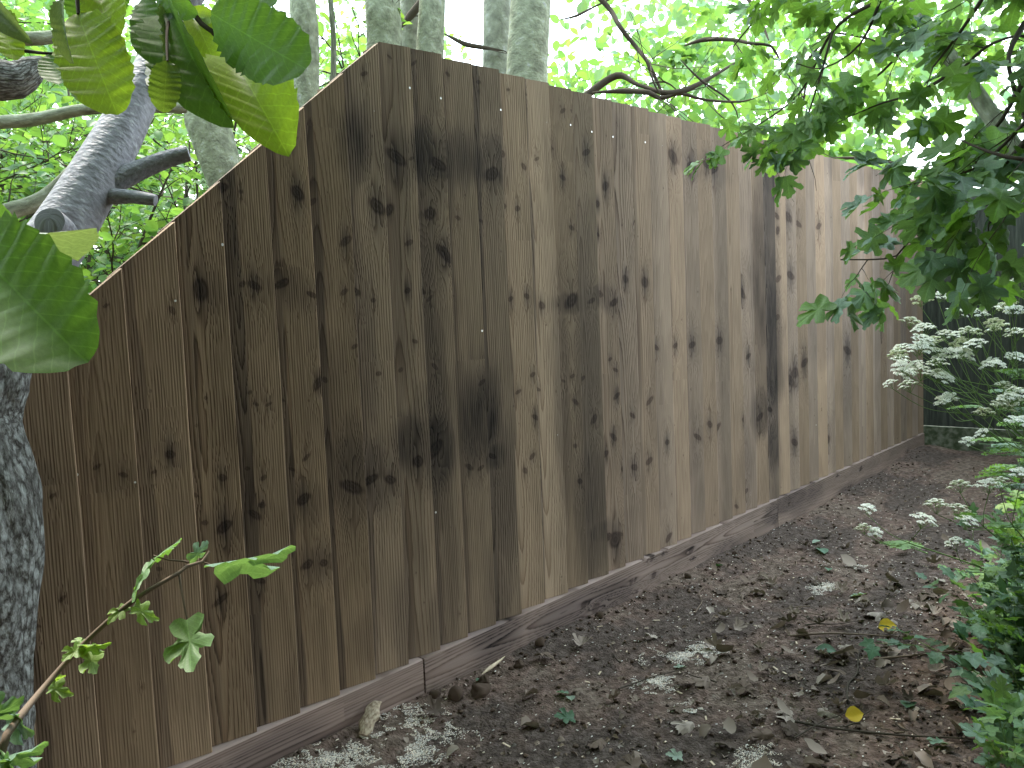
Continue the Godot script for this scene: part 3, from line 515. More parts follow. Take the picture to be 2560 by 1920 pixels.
func paint(task: int) -> void:
	var job: Dictionary = board_list[task]
	var w := COLS
	var h := ROWS
	var out := PackedByteArray()
	out.resize(w * h * 3)
	var hgt := PackedByteArray()
	hgt.resize(w * h)
	var r := RandomNumberGenerator.new()
	r.seed = job.seed
	var along0: float = job.a0
	var span: float = job.span
	var across0: float = job.c0
	var wide: float = job.wide
	var cx: float = across0 + r.randf_range(-0.5, 0.1) * wide
	if r.randf() < 0.4:
		cx = across0 + r.randf_range(0.3, 0.55) * wide
	var q0 := r.randf_range(-0.05, 0.05)
	var q1 := r.randf_range(-0.035, 0.035)
	var freq: float = r.randf_range(120.0, 190.0) * job.get("dense", 1.0)
	var strength: float = r.randf_range(0.35, 0.75) * job.get("ring", 1.0)
	var hx := r.randf_range(0.0, 1000.0)
	var ox := r.randi() % 1024
	var oy := r.randi() % 1024
	var sap := r.randf_range(0.15, 0.85)
	var sapw := r.randf_range(0.03, 0.12)
	var sapd := r.randf_range(-0.14, 0.2)
	var base: Vector3 = job.base * 2047.0
	var lap_dark: float = job.get("lap_dark", 0.0)
	var lap_width: float = r.randf_range(0.27, 0.46)
	var k3 := 0
	for row in h:
		var a: float = along0 + span * (1.0 - (row + 0.5) / h)
		var slow := nz.get_noise_2d(hx, a * 5.0)
		var q := q0 + q1 * (a - along0) + slow * 0.02
		q *= q
		var edge := nz.get_noise_2d(hx + 300.0, a * 14.0) * 0.1
		var ks := []
		for kk in job.knots:
			if absf(a - kk[1]) < kk[2] * 11.0:
				ks.append(kk)
		var ss := []
		for s in job.stains:
			if absf(a - s[1]) < s[3] * 2.2:
				ss.append(s)
		var brow := ((row + oy) & 1023) * 1024
		for col in w:
			var c: float = across0 + wide * (col + 0.5) / w
			var xx := c
			var dark := 0.0
			var knot := 0.0
			var ringk := 0.0
			var blot := blots[brow + ((col * 5 + ox) & 1023)] / 110.0 - 1.15
			var fib := fibres[brow + ((col * 61 + ox) & 1023)] / 110.0 - 1.15
			for kk in ks:
				var dx: float = c - kk[0]
				var dy: float = a - kk[1]
				var rad: float = kk[2]
				var r2 := rad * rad
				var near := dx * dx + dy * dy * 0.12
				if near < r2 * 14.0:
					xx -= rad * 1.1 * exp(-near / (r2 * 3.0)) * signf(dx) * minf(1.0, absf(dx) / (rad * 0.6))
					var sh: float = dx + dy * kk[6]
					var e: float = sqrt(sh * sh + dy * dy * kk[4]) / rad + fib * 0.16 + blot * 0.22
					if e < 1.35:
						knot = maxf(knot, kk[3] * (1.0 - smoothstep(0.8, 1.25, e)))
						ringk = 0.5 + 0.5 * sin(e * 11.0)
					dark = maxf(dark, kk[5] * exp(-(dx * dx * 1.3 + dy * dy * 0.16) / (r2 * 1.6)))
			for s in ss:
				var ex: float = (c - s[0]) / s[2]
				var ey: float = (a - s[1]) / s[3]
				var e2 := ex * ex + ey * ey
				if e2 < 4.5:
					dark = maxf(dark, s[4] * (0.9 + blot * 0.3) * exp(-e2 * e2 * 0.55 * (1.0 + blot * 0.6)))
			# a darker strip along the lapped edge of the board
			if lap_dark > 0.0:
				dark = maxf(dark, lap_dark * (1.0 - smoothstep(-0.022, 0.022, (c - across0) / wide - lap_width + edge * 0.9 + blot * 0.02)) * (0.9 + 0.25 * blot))
			var phase := freq * sqrt((xx - cx) * (xx - cx) + q) + fib * 0.03 + blot * 0.12
			var fr := phase - floorf(phase)
			var late := fr * fr * fr
			if fr > 0.93:
				late *= (1.0 - fr) / 0.07
			var side := clampf(((c - across0) / wide - sap + edge) / sapw * 0.5 + 0.5, 0.0, 1.0)
			var d2 := minf(dark, 0.97)
			var lum := (1.0 + sapd * (side - 0.5) * 2.0 + blot * 0.12 + fib * 0.08) * (1.0 - strength * late * (1.0 + 0.9 * dark))
			lum *= (1.0 - 0.88 * d2) * (1.0 - knot * (0.56 + 0.16 * ringk))
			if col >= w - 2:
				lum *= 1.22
			# latewood and knots are redder, the damp stain a little greyer
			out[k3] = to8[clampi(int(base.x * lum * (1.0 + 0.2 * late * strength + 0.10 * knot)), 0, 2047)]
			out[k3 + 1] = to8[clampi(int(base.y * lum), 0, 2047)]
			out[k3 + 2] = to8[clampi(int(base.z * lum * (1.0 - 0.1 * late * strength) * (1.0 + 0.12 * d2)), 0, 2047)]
			hgt[row * w + col] = clampi(int(150.0 - 60.0 * late * (0.4 + strength) + 24.0 * fib - 30.0 * knot * ringk), 0, 255)
			k3 += 3
	painted[task] = [Image.create_from_data(w, h, false, Image.FORMAT_RGB8, out), Image.create_from_data(w, h, false, Image.FORMAT_L8, hgt)]


func wood_mat(color: Image, height: Image, scale: float) -> StandardMaterial3D:
	var m := mat(Color.WHITE, 0.82, 0.3)
	m.albedo_texture = ImageTexture.create_from_image(color)
	height.convert(Image.FORMAT_RGBA8)
	height.bump_map_to_normal_map(scale)
	m.normal_enabled = true
	m.normal_texture = ImageTexture.create_from_image(height)
	m.normal_scale = 0.5
	return m


func foot(x: float) -> float:
	return 0.097 + 0.0149 * x


func crest(x: float) -> float:
	return 1.910 + 0.0138 * x


func cut(x: float) -> float:
	return 1.936 + (x - 1.549) * 0.857


func _ready() -> void:
	rng.seed = 7
	nz.seed = 3
	nz.frequency = 0.1
	nz.fractal_octaves = 3
	fine.seed = 5
	fine.frequency = 0.1
	fine.fractal_octaves = 2

	# camera, about chest height, held a little tilted
	var cam := Camera3D.new()
	cam.name = "camera"
	cam.transform = Transform3D(Basis(Vector3(0.6772, -0.0412, 0.7346), Vector3(0.0832, 0.9963, -0.0208), Vector3(-0.7311, 0.0752, 0.6782)).orthonormalized(), Vector3(0, 1.12, 1.879))
	cam.fov = 49.76
	cam.near = 0.05
	cam.far = 400.0
	add_child(cam)

	# bright hazy sky, exposed for the shade under the trees
	var env := Environment.new()
	env.background_mode = Environment.BG_SKY
	var sm := ProceduralSkyMaterial.new()
	sm.sky_top_color = Color(0.80, 0.87, 0.93)
	sm.sky_horizon_color = Color(0.96, 0.98, 0.97)
	sm.ground_bottom_color = Color(0.2, 0.2, 0.16)
	sm.ground_horizon_color = Color(0.5, 0.52, 0.45)
	sm.sun_angle_max = 1.0
	sm.energy_multiplier = 1.25
	var sky := Sky.new()
	sky.sky_material = sm
	env.sky = sky
	env.tonemap_mode = Environment.TONE_MAPPER_LINEAR
	env.tonemap_exposure = 6.6
	env.sdfgi_enabled = true
	env.ssao_enabled = true
	env.ssil_enabled = true
	var we := WorldEnvironment.new()
	we.name = "world"
	we.environment = env
	add_child(we)

	# veiled sun behind the fence, to the right
	var sun := DirectionalLight3D.new()
	sun.name = "sun"
	sun.light_energy = 0.5
	sun.light_color = Color(1.0, 0.97, 0.92)
	sun.light_angular_distance = 12.0
	sun.shadow_enabled = true
	add_child(sun)
	sun.look_at_from_position(Vector3(1.5, 10.0, -5.8), Vector3.ZERO)

	make_materials()
	make_leaves()
	make_ground()
	make_fence()
	make_old_fence()
	make_leaning_tree()
	make_wood_trees()
	make_shrubs()
	make_shade_trees()
	make_hazel()
	make_maple()
	make_sprig()
	make_cow_parsley()
	make_verge()
	make_litter()
	print("built ", get_child_count(), " ", Time.get_ticks_msec())


func make_materials() -> void:
	M.leaf = [leaf_mat(L(0.50, 0.68, 0.15), 1.0), leaf_mat(L(0.20, 0.36, 0.14), 1.0), leaf_mat(L(0.09, 0.18, 0.095), 0.7), leaf_mat(L(0.40, 0.50, 0.40), 0.8), leaf_mat(L(0.38, 0.54, 0.2), 1.0), leaf_mat(L(0.26, 0.44, 0.19), 1.0), leaf_mat(L(0.23, 0.37, 0.27), 0.9)]
	M.wood_leaf = leaf_mat(L(0.20, 0.33, 0.165), 1.0)
	M.dark_leaf = leaf_mat(L(0.045, 0.13, 0.035), 0.6, 0.42)
	M.yellow = leaf_mat(L(0.62, 0.42, 0.02), 0.6)
	M.dead = []
	for c in [L(0.22, 0.17, 0.135), L(0.15, 0.11, 0.085), L(0.36, 0.30, 0.25), L(0.10, 0.075, 0.06), L(0.28, 0.225, 0.185)]:
		var m := leaf_mat(c, 0.15, 0.85, 0.2)
		M.dead.append(m)
	M.twig = mat(L(0.075, 0.062, 0.048), 0.9, 0.2)
	M.pale_twig = mat(L(0.17, 0.125, 0.09), 0.8, 0.3)
	M.chip = mat(L(0.62, 0.5, 0.36), 0.9, 0.2)
	M.bark_chunk = mat(Color.WHITE, 0.9, 0.2)
	M.bark_chunk.albedo_texture = noise_tex(256, 256, 0.03, [[0.0, L(0.12, 0.08, 0.05)], [0.45, L(0.36, 0.28, 0.2)], [1.0, L(0.62, 0.54, 0.42)]], 5, 64)
	M.bark_chunk.uv1_triplanar = true
	M.bark_chunk.uv1_scale = Vector3(8, 16, 16)
	M.stem = mat(L(0.12, 0.2, 0.05), 0.7, 0.3)
	M.floret = leaf_mat(L(0.78, 0.8, 0.76), 0.5, 0.8, 0.2)
	M.nail = mat(L(0.6, 0.58, 0.54), 0.4, 0.5)
	M.nail.metallic = 0.6
	M.crumb = mat(L(0.085, 0.06, 0.045), 0.95, 0.15)
	M.crumb.vertex_color_use_as_albedo = true
	M.dust = mat(L(0.68, 0.61, 0.52), 0.95, 0.1)
	M.dust.vertex_color_use_as_albedo = true
	# smooth bark: grey with a violet cast, bands across the stem
	M.smooth_bark = mat(Color.WHITE, 0.55, 0.4)
	M.smooth_bark.albedo_texture = noise_tex(512, 512, 0.03, [[0.0, L(0.14, 0.125, 0.13)], [0.35, L(0.25, 0.238, 0.258)], [0.66, L(0.30, 0.288, 0.312)], [0.78, L(0.36, 0.35, 0.37)], [1.0, L(0.5, 0.5, 0.49)]], 4, 11)
	M.smooth_bark.uv1_scale = Vector3(0.7, 4.0, 1)
	M.smooth_bark.normal_enabled = true
	M.smooth_bark.normal_texture = noise_tex(512, 512, 0.03, [], 4, 12, 5.0)
	M.smooth_bark.normal_scale = 0.7
	# flaking bark of the old butt
	M.flaky_bark = mat(Color.WHITE, 0.9, 0.2)
	var cells := noise_tex(512, 512, 0.035, [[0.0, L(0.035, 0.03, 0.027)], [0.18, L(0.10, 0.095, 0.085)], [0.4, L(0.22, 0.22, 0.205)], [0.7, L(0.32, 0.325, 0.305)], [1.0, L(0.42, 0.43, 0.40)]], 3, 21)
	var cn: FastNoiseLite = cells.noise
	cn.noise_type = FastNoiseLite.TYPE_CELLULAR
	cn.cellular_return_type = FastNoiseLite.RETURN_DISTANCE2_SUB
	cn.domain_warp_enabled = true
	cn.domain_warp_amplitude = 24.0
	M.flaky_bark.albedo_texture = cells
	M.flaky_bark.uv1_scale = Vector3(2.0, 1.6, 1)
	M.flaky_bark.normal_enabled = true
	M.flaky_bark.normal_texture = noise_tex(512, 512, 0.025, [], 5, 22, 12.0)
	# green-grey bark of the standing trees, with lichen
	M.trunk_bark = []
	for k in 3:
		var g := [Vector3(1.5, 1.5, 1.5), Vector3(1.4, 1.4, 1.55), Vector3(1.15, 1.12, 1.2)][k] as Vector3
		var m := mat(Color.WHITE, 0.85, 0.2)
		m.albedo_texture = noise_tex(512, 512, 0.014, [[0.0, L(0.10 * g.x, 0.105 * g.y, 0.075 * g.z)], [0.4, L(0.165 * g.x, 0.175 * g.y, 0.125 * g.z)], [0.62, L(0.20 * g.x, 0.215 * g.y, 0.15 * g.z)], [0.78, L(0.235 * g.x, 0.25 * g.y, 0.19 * g.z)], [0.86, L(0.36, 0.37, 0.33)], [1.0, L(0.46, 0.47, 0.43)]], 5, 31 + k)
		m.uv1_scale = Vector3(1.0, 2.2, 1)
		m.normal_enabled = true
		m.normal_texture = noise_tex(512, 512, 0.05, [], 4, 41 + k, 5.0)
		m.normal_scale = 0.6
		M.trunk_bark.append(m)
	# bare trodden soil
	M.soil = mat(Color.WHITE, 0.95, 0.15)
	M.soil.albedo_texture = noise_tex(1024, 1024, 0.02, [[0.0, L(0.065, 0.049, 0.041)], [0.4, L(0.13, 0.098, 0.081)], [0.6, L(0.175, 0.134, 0.113)], [0.85, L(0.235, 0.185, 0.16)], [1.0, L(0.34, 0.28, 0.245)]], 7, 51)
	M.soil.uv1_triplanar = true
	M.soil.uv1_world_triplanar = true
	M.soil.uv1_scale = Vector3(1.3, 1.3, 1.3)
	M.soil.normal_enabled = true
	M.soil.normal_texture = noise_tex(1024, 1024, 0.06, [], 6, 52, 10.0)
	M.soil.vertex_color_use_as_albedo = true
	# weathered boards of the older fence
	M.old_wood = mat(Color.WHITE, 0.9, 0.2)
	M.old_wood.albedo_texture = noise_tex(512, 512, 0.015, [[0.0, L(0.03, 0.035, 0.03)], [0.5, L(0.055, 0.06, 0.05)], [1.0, L(0.095, 0.10, 0.085)]], 6, 61)
	M.old_wood.uv1_triplanar = true
	M.old_wood.uv1_scale = Vector3(6, 0.5, 6)
	M.concrete = mat(Color.WHITE, 0.95, 0.2)
	M.concrete.albedo_texture = noise_tex(512, 512, 0.02, [[0.0, L(0.03, 0.045, 0.02)], [0.4, L(0.07, 0.085, 0.05)], [0.65, L(0.14, 0.15, 0.11)], [1.0, L(0.22, 0.22, 0.18)]], 6, 62)
	M.concrete.uv1_triplanar = true
	M.concrete.uv1_scale = Vector3(1.5, 1.5, 1.5)
	M.post = mat(Color.WHITE, 0.85, 0.3)
	M.post.albedo_texture = noise_tex(256, 256, 0.02, [[0.0, L(0.3, 0.2, 0.14)], [1.0, L(0.5, 0.38, 0.28)]], 5, 63)
	M.post.uv1_triplanar = true
	M.post.uv1_scale = Vector3(8, 1, 8)


func vein_image() -> Image:
	# midrib and side veins, paler than the blade
	var im := Image.create(256, 256, false, Image.FORMAT_RGB8)
	for y in 256:
		for x in 256:
			var u := absf((x + 0.5) / 256.0 - 0.5)
			var v := 1.0 - (y + 0.5) / 256.0
			var q := (v - u * 0.9) * 9.0
			var d := absf(q - roundf(q)) / 9.0
			var line := maxf(1.0 - smoothstep(0.0, 0.007, d), 1.0 - smoothstep(0.004, 0.012, u))
			var g := 0.86 + 0.06 * nz.get_noise_2d(x * 0.9, y * 0.9) + 0.05 * nz.get_noise_2d(x * 4.0, y * 4.0) + 0.12 * line
			im.set_pixel(x, y, Color(g, g, g * 0.98))
	return im


func make_leaves() -> void:
	var vein := ImageTexture.create_from_image(vein_image())
	for m in M.leaf:
		m.albedo_texture = vein
	# hazel: nearly round, toothed, pointed
	LEAF.hazel = []
	for k in 5:
		LEAF.hazel.append(blade(26, [0.06, 0.30, 0.40, 0.45, 0.475, 0.49, 0.49, 0.475, 0.44, 0.36, 0.14], 0.075, [0.16, 0.28, 0.05, 0.5, 0.2][k], [0.12, 0.25, 0.05, 0.2, -0.1][k], 0.03, [0.1, -0.2, 0.25, 0.0, 0.15][k], 100 + k))
	LEAF.maple = []
	for k in 6:
		LEAF.maple.append(lobed(MAPLE_HALF, Vector2(0, 0.38), [0.1, 0.25, -0.1, 0.35, 0.05, 0.2][k], [0.25, 0.1, 0.45, 0.2, -0.2, 0.5][k], 200 + k))
	LEAF.ivy = []
	for k in 4:
		LEAF.ivy.append(lobed(IVY_HALF, Vector2(0, 0.3), [0.15, 0.25, 0.05, 0.2][k], [0.2, 0.05, 0.3, 0.4][k], 300 + k))
	LEAF.oval = []
	for k in 3:
		LEAF.oval.append(blade(5, [0.03, 0.24, 0.36, 0.38, 0.33, 0.2, 0.0], 0.05, [0.2, 0.35, 0.1][k], [0.25, 0.1, 0.4][k], 0.0, 0.2, 400 + k))


func gy(x: float, z: float) -> float:
	var h := 0.010 * nz.get_noise_2d(x * 14.0, z * 14.0) + 0.006 * nz.get_noise_2d(x * 60.0 + 40.0, z * 60.0)
	h += 0.09 * smoothstep(4.2, 6.3, x) * (1.0 - smoothstep(0.6, 1.6, z) * 0.3)
	if z > -0.5 and z < 0.5:
		var bank := 0.5 + 0.5 * nz.get_noise_2d(x * 8.0, 7.0)
		h += 0.035 * bank * (1.0 - smoothstep(0.0, 0.22, absf(z - 0.02)))
	h += 0.07 * smoothstep(1.1, 1.9, z - (3.4 - x) * 0.25)
	return h - 0.008


func make_ground() -> void:
	var xs := PackedFloat32Array()
	var zs := PackedFloat32Array()
	for k in [-90.0, -50.0, -25.0, -12.0, -6.0, -3.0, -1.5, -0.6, 0.0, 0.4]:
		xs.append(k)
	var q := 0.8
	while q < 6.6:
		xs.append(q)
		q += 0.018
	for k in [7.0, 8.0, 10.0, 14.0, 20.0, 35.0, 60.0, 100.0]:
		xs.append(k)
	for k in [-100.0, -60.0, -35.0, -18.0, -9.0, -4.0, -2.0, -1.0, -0.4]:
		zs.append(k)
	q = -0.12
	while q < 1.75:
		zs.append(q)
		q += 0.018
	for k in [1.9, 2.2, 3.0, 4.5, 8.0, 16.0, 30.0, 60.0]:
		zs.append(k)
	var mb := MB.new()
	for z in zs:
		for x in xs:
			var h := gy(x, z)
			if x > 0.7 and x < 6.6 and z > -0.2 and z < 1.8:
				h += 0.0045 * fine.get_noise_2d(x * 260.0, z * 260.0) + 0.004 * nz.get_noise_2d(x * 220.0, z * 220.0)
			mb.add(Vector3(x, h, z), Vector3.UP, Vector2(x, z))
			# reddish subsoil dug up in the middle of the path, dark leaf mould along both sides
			var red := nz.get_noise_2d(x * 13.0 + 9.0, z * 22.0) + 0.35 * nz.get_noise_2d(x * 90.0, z * 90.0)
			var t := smoothstep(-0.25, 0.45, red)
			mb.c.append(Color(lerpf(0.62, 1.12, t), lerpf(0.62, 0.98, t), lerpf(0.62, 0.92, t)))
	var nx := xs.size()
	for b in zs.size() - 1:
		for a in nx - 1:
			var k := b * nx + a
			mb.i.append_array([k, k + 1, k + nx, k + 1, k + nx + 1, k + nx])
	mb.smooth()
	if mb.n[0].y < 0.0:
		for k in range(0, mb.i.size(), 3):
			var s := mb.i[k + 1]
			mb.i[k + 1] = mb.i[k + 2]
			mb.i[k + 2] = s
		mb.smooth()
	lone("ground", mb.done(M.soil), Transform3D(), "bare brown trodden soil path beside the fence", "ground", "", "structure")


# ---------------------------------------------------------------- the new fence

func make_fence() -> void:
	var tone := {}  # own board tones; left boards also darkened for the shade on them
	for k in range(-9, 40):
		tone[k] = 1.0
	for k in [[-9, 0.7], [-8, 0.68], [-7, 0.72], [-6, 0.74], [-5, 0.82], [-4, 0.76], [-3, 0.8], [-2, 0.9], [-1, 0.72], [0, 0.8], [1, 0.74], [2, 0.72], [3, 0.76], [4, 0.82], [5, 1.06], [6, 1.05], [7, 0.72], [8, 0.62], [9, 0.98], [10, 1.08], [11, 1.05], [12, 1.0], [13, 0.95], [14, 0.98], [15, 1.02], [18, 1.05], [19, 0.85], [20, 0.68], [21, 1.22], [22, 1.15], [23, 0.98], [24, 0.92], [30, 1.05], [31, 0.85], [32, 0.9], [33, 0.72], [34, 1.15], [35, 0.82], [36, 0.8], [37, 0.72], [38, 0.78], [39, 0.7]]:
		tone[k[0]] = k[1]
	board_list = []
	for k in range(-9, 40):
		var x1: float = EDGE0 + PITCH * k
		var c0 := x1 - 0.15
		var ks := []
		for j in range(0, KNOTS.size(), 4):
			if KNOTS[j] > c0 - 0.02 and KNOTS[j] < x1 + 0.02:
				ks.append([KNOTS[j], KNOTS[j + 1], KNOTS[j + 2], minf(1.0, KNOTS[j + 3] * 1.15), 0.4 + 1.3 * absf(sin(j * 1.7)), (0.75 if KNOTS[j + 2] > 0.011 else 0.4) * (0.4 + 0.6 * absf(cos(j * 2.3))), 0.9 * sin(j * 0.9)])
		for j in 5:
			ks.append([c0 + 0.02 + rng.randf() * 0.12, rng.randf_range(0.1, 1.9), rng.randf_range(0.0018, 0.004), 0.5, 0.8, 0.1, 0.0])
		var ss := []
		for j in range(0, STAINS.size(), 5):
			if STAINS[j] + STAINS[j + 2] * 1.6 > c0 and STAINS[j] - STAINS[j + 2] * 1.6 < x1:
				ss.append([STAINS[j], STAINS[j + 1], STAINS[j + 2], STAINS[j + 3], STAINS[j + 4] * (0.75 + 0.25 * sin(k * 12.9))])
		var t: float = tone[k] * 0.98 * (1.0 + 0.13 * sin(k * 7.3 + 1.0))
		var warm := 0.06 * sin(k * 3.1) + (0.08 if k < 0 else 0.0)
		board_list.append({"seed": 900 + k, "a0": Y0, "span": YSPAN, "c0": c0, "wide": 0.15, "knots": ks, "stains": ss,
			"lap_dark": [0.3, 0.62, 0.5, 0.35, 0.68, 0.42, 0.56][(k + 20) * 5 % 7] * (1.0 if k < 10 else 0.55),
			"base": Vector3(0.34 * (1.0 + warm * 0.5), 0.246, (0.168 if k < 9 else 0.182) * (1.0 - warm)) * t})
	# gravel boards: along runs in x, four of them
	for k in 4:
		var ks := []
		for j in 7:
			ks.append([rng.randf_range(0.01, 0.14), rng.randf_range(0.1, 2.3), rng.randf_range(0.005, 0.012), 0.75, 0.6, 0.4, 0.3])
		if k == 1:
			ks.append_array([[0.065, 0.78, 0.014, 0.8, 0.5, 0.4, 0.2], [0.05, 1.55, 0.014, 0.8, 0.5, 0.4, 0.2], [0.10, 0.85, 0.02, 0.7, 0.5, 0.4, 0.2], [0.08, 1.25, 0.012, 0.8, 0.5, 0.4, 0.2]])
		var ss := []
		for j in 6:
			ss.append([rng.randf_range(0.0, 0.15), rng.randf_range(0.0, 2.4), rng.randf_range(0.03, 0.06), rng.randf_range(0.06, 0.2), rng.randf_range(0.3, 0.6)])
		board_list.append({"seed": 77 + k, "a0": 0.0, "span": 2.42, "c0": 0.0, "wide": 0.15, "knots": ks, "stains": ss, "dense": 1.1, "ring": 1.35,
			"base": Vector3(0.34, 0.252, 0.215) * [0.95, 0.92, 0.9, 0.8][k]})
	painted.resize(board_list.size())
	paint_setup()
	for k in board_list.size():
		paint(k)
	print("painted ", Time.get_ticks_msec())
	var per := 25
	var mats := []
	for a in 3:
		var color := Image.create(COLS * per, ROWS, false, Image.FORMAT_RGB8)
		var height := Image.create(COLS * per, ROWS, false, Image.FORMAT_L8)
		for k in per:
			var n := a * per + k
			if n < painted.size():
				color.blit_rect(painted[n][0], Rect2i(0, 0, COLS, ROWS), Vector2i(k * COLS, 0))
				height.blit_rect(painted[n][1], Rect2i(0, 0, COLS, ROWS), Vector2i(k * COLS, 0))
		mats.append(wood_mat(color, height, 3.0) if a * per < painted.size() else null)
	painted.clear()

	var fence := thing("closeboard_fence", "new brown feather-edge timber fence with a sloping cut end", "fence")
	for k in range(-9, 40):
		var n := k + 9
		part("board", board_mesh(k, n % per, per, mats[n / per]), fence)
	# gravel boards
	var joints := [-0.85, 1.574, 3.988, 6.393]
	for k in 3:
		var n := 49 + k
		part("gravel_board", gravel_mesh(joints[k] + 0.003, joints[k + 1] - 0.003, n % per, per, mats[n / per]), fence)
	for x in [-0.8, 1.55, 3.988, 6.33]:
		var mb := MB.new()
		var top := minf(crest(x) - 0.075, cut(x) - 0.05)
		var w := 0.05
		mb.box(Vector3(x - w, -0.4, -0.17), Vector3(x + w, top - 0.012, -0.071))
		mb.box(Vector3(x - w + 0.008, top - 0.012, -0.162), Vector3(x + w - 0.008, top, -0.079))
		part("post", mb.done(M.post), fence)
	for h in [0.32, 1.0, 1.68]:
		var x0: float = maxf(-0.8, (h + 0.1 - 1.936) / 0.857 + 1.549)
		for seg in [[x0, 1.524], [1.624, 3.938], [4.038, 6.28]]:
			var mb := MB.new()
			mb.box(Vector3(seg[0], h + 0.015 * seg[0], -0.072), Vector3(seg[1], h + 0.075 + 0.015 * seg[0], -0.0345))
			part("rail", mb.done(M.post), fence)
	var nail := MB.new()
	var mid := nail.add(Vector3(0, 0, 0.0016), Vector3.BACK)
	for s in 8:
		nail.add(Vector3(cos(TAU * s / 8), sin(TAU * s / 8), 0) * 0.0036, Vector3.BACK)
	for s in 8:
		nail.tri(mid, mid + 1 + s, mid + 1 + (s + 1) % 8)
	var nail_mesh := nail.done(M.nail)
	for j in range(0, NAILS.size(), 2):
		var u := fposmod(NAILS[j] - EDGE0, PITCH) / PITCH
		part("nail", nail_mesh, fence, Transform3D(Basis(), Vector3(NAILS[j], NAILS[j + 1], -0.023 * (1.0 - u) + 0.0012)))


func board_mesh(k: int, slot: int, per: int, m: Material) -> ArrayMesh:
	var mb := MB.new()
	var r := RandomNumberGenerator.new()
	r.seed = 4000 + k
	var x1 := EDGE0 + PITCH * k + r.randf_range(-0.003, 0.003)
	var x0 := x1 - 0.15
	var lean := r.randf_range(-0.0025, 0.0025)
	var lo := foot((x0 + x1) * 0.5) + r.randf_range(-0.0012, 0.0008)
	var hi := crest((x0 + x1) * 0.5) + r.randf_range(-0.004, 0.004)
	var proud := r.randf_range(-0.0015, 0.003)
	var steps := 5
	# section: thin edge back, thin edge front, front near the thick edge, chamfer, thick edge back
	var px := [x0, x0, x1 - 0.0022, x1, x1]
	var pz := [-0.034, -0.0275, 0.0, -0.0022, -0.019]
	if k == 1:
		px.insert(2, 1.549)
		pz.insert(2, -0.0275 + 0.0275 * (1.549 - x0) / 0.15)
	var prev := []
	for s in steps + 1:
		var ring := []
		var wav := r.randf_range(-0.0008, 0.0008)
		for q in px.size():
			var x: float = px[q]
			var top := minf(hi, cut(x)) if k <= 1 else hi
			var y := lerpf(lo, top, float(s) / steps)
			var edge := x > x1 - 0.003
			var xx := x + lean * (y - 1.0) + (wav if edge else 0.0)
			var zz: float = pz[q] + proud + (wav * 1.5 if edge else 0.0)
			var u := (slot + clampf((x - x0) / 0.15, 0.015, 0.985)) / per
			ring.append([Vector3(xx, y, zz), Vector2(u, 1.0 - (y - Y0) / YSPAN)])
		if s > 0:
			for q in px.size():
				var j := (q + 1) % px.size()
				var o := Vector3(pz[q] - pz[j], 0, px[j] - px[q])
				mb.flat4(prev[q][0], prev[j][0], ring[j][0], ring[q][0], o, prev[q][1], prev[j][1], ring[j][1], ring[q][1])
		for e in [[0, Vector3.DOWN], [steps, Vector3.UP]]:
			if s == e[0]:
				for q in range(1, px.size() - 1):
					var c := mb.v.size()
					for j in [0, q, q + 1]:
						mb.add(ring[j][0], e[1], ring[j][1])
					mb.tri(c, c + 1, c + 2)
		prev = ring
	return mb.done(m)


func gravel_mesh(x0: float, x1: float, slot: int, per: int, m: Material) -> ArrayMesh:
	var mb := MB.new()
	var steps := 10
	var prev := []
	for s in steps + 1:
		var x := lerpf(x0, x1, float(s) / steps)
		var f := foot(x) - 0.002
		var w := 0.001 * sin(s * 2.3 + x0)
		var ring := []
		for q in 5:
			var y: float = f + [0.0, 0.0, -0.003, -0.152, -0.152][q]
			var z: float = [-0.0335, 0.006, 0.009, 0.009, -0.0335][q] + w
			ring.append([Vector3(x, y, z), Vector2((slot + clampf((f - y) / 0.152, 0.02, 0.98)) / per, 1.0 - clampf((x - x0) / 2.42, 0.002, 0.998))])
		if s > 0:
			for q in 5:
				var j := (q + 1) % 5
				var o := [Vector3.UP, Vector3(0, 1, 1), Vector3.BACK, Vector3.DOWN, Vector3.FORWARD][q] as Vector3
				mb.flat4(prev[q][0], prev[j][0], ring[j][0], ring[q][0], o, prev[q][1], prev[j][1], ring[j][1], ring[q][1])
		if s == 0 or s == steps:
			var e := Vector3.LEFT if s == 0 else Vector3.RIGHT
			mb.flat4(ring[0][0], ring[1][0], ring[3][0], ring[4][0], e, ring[0][1], ring[1][1], ring[3][1], ring[4][1])
		prev = ring
	return mb.done(m)


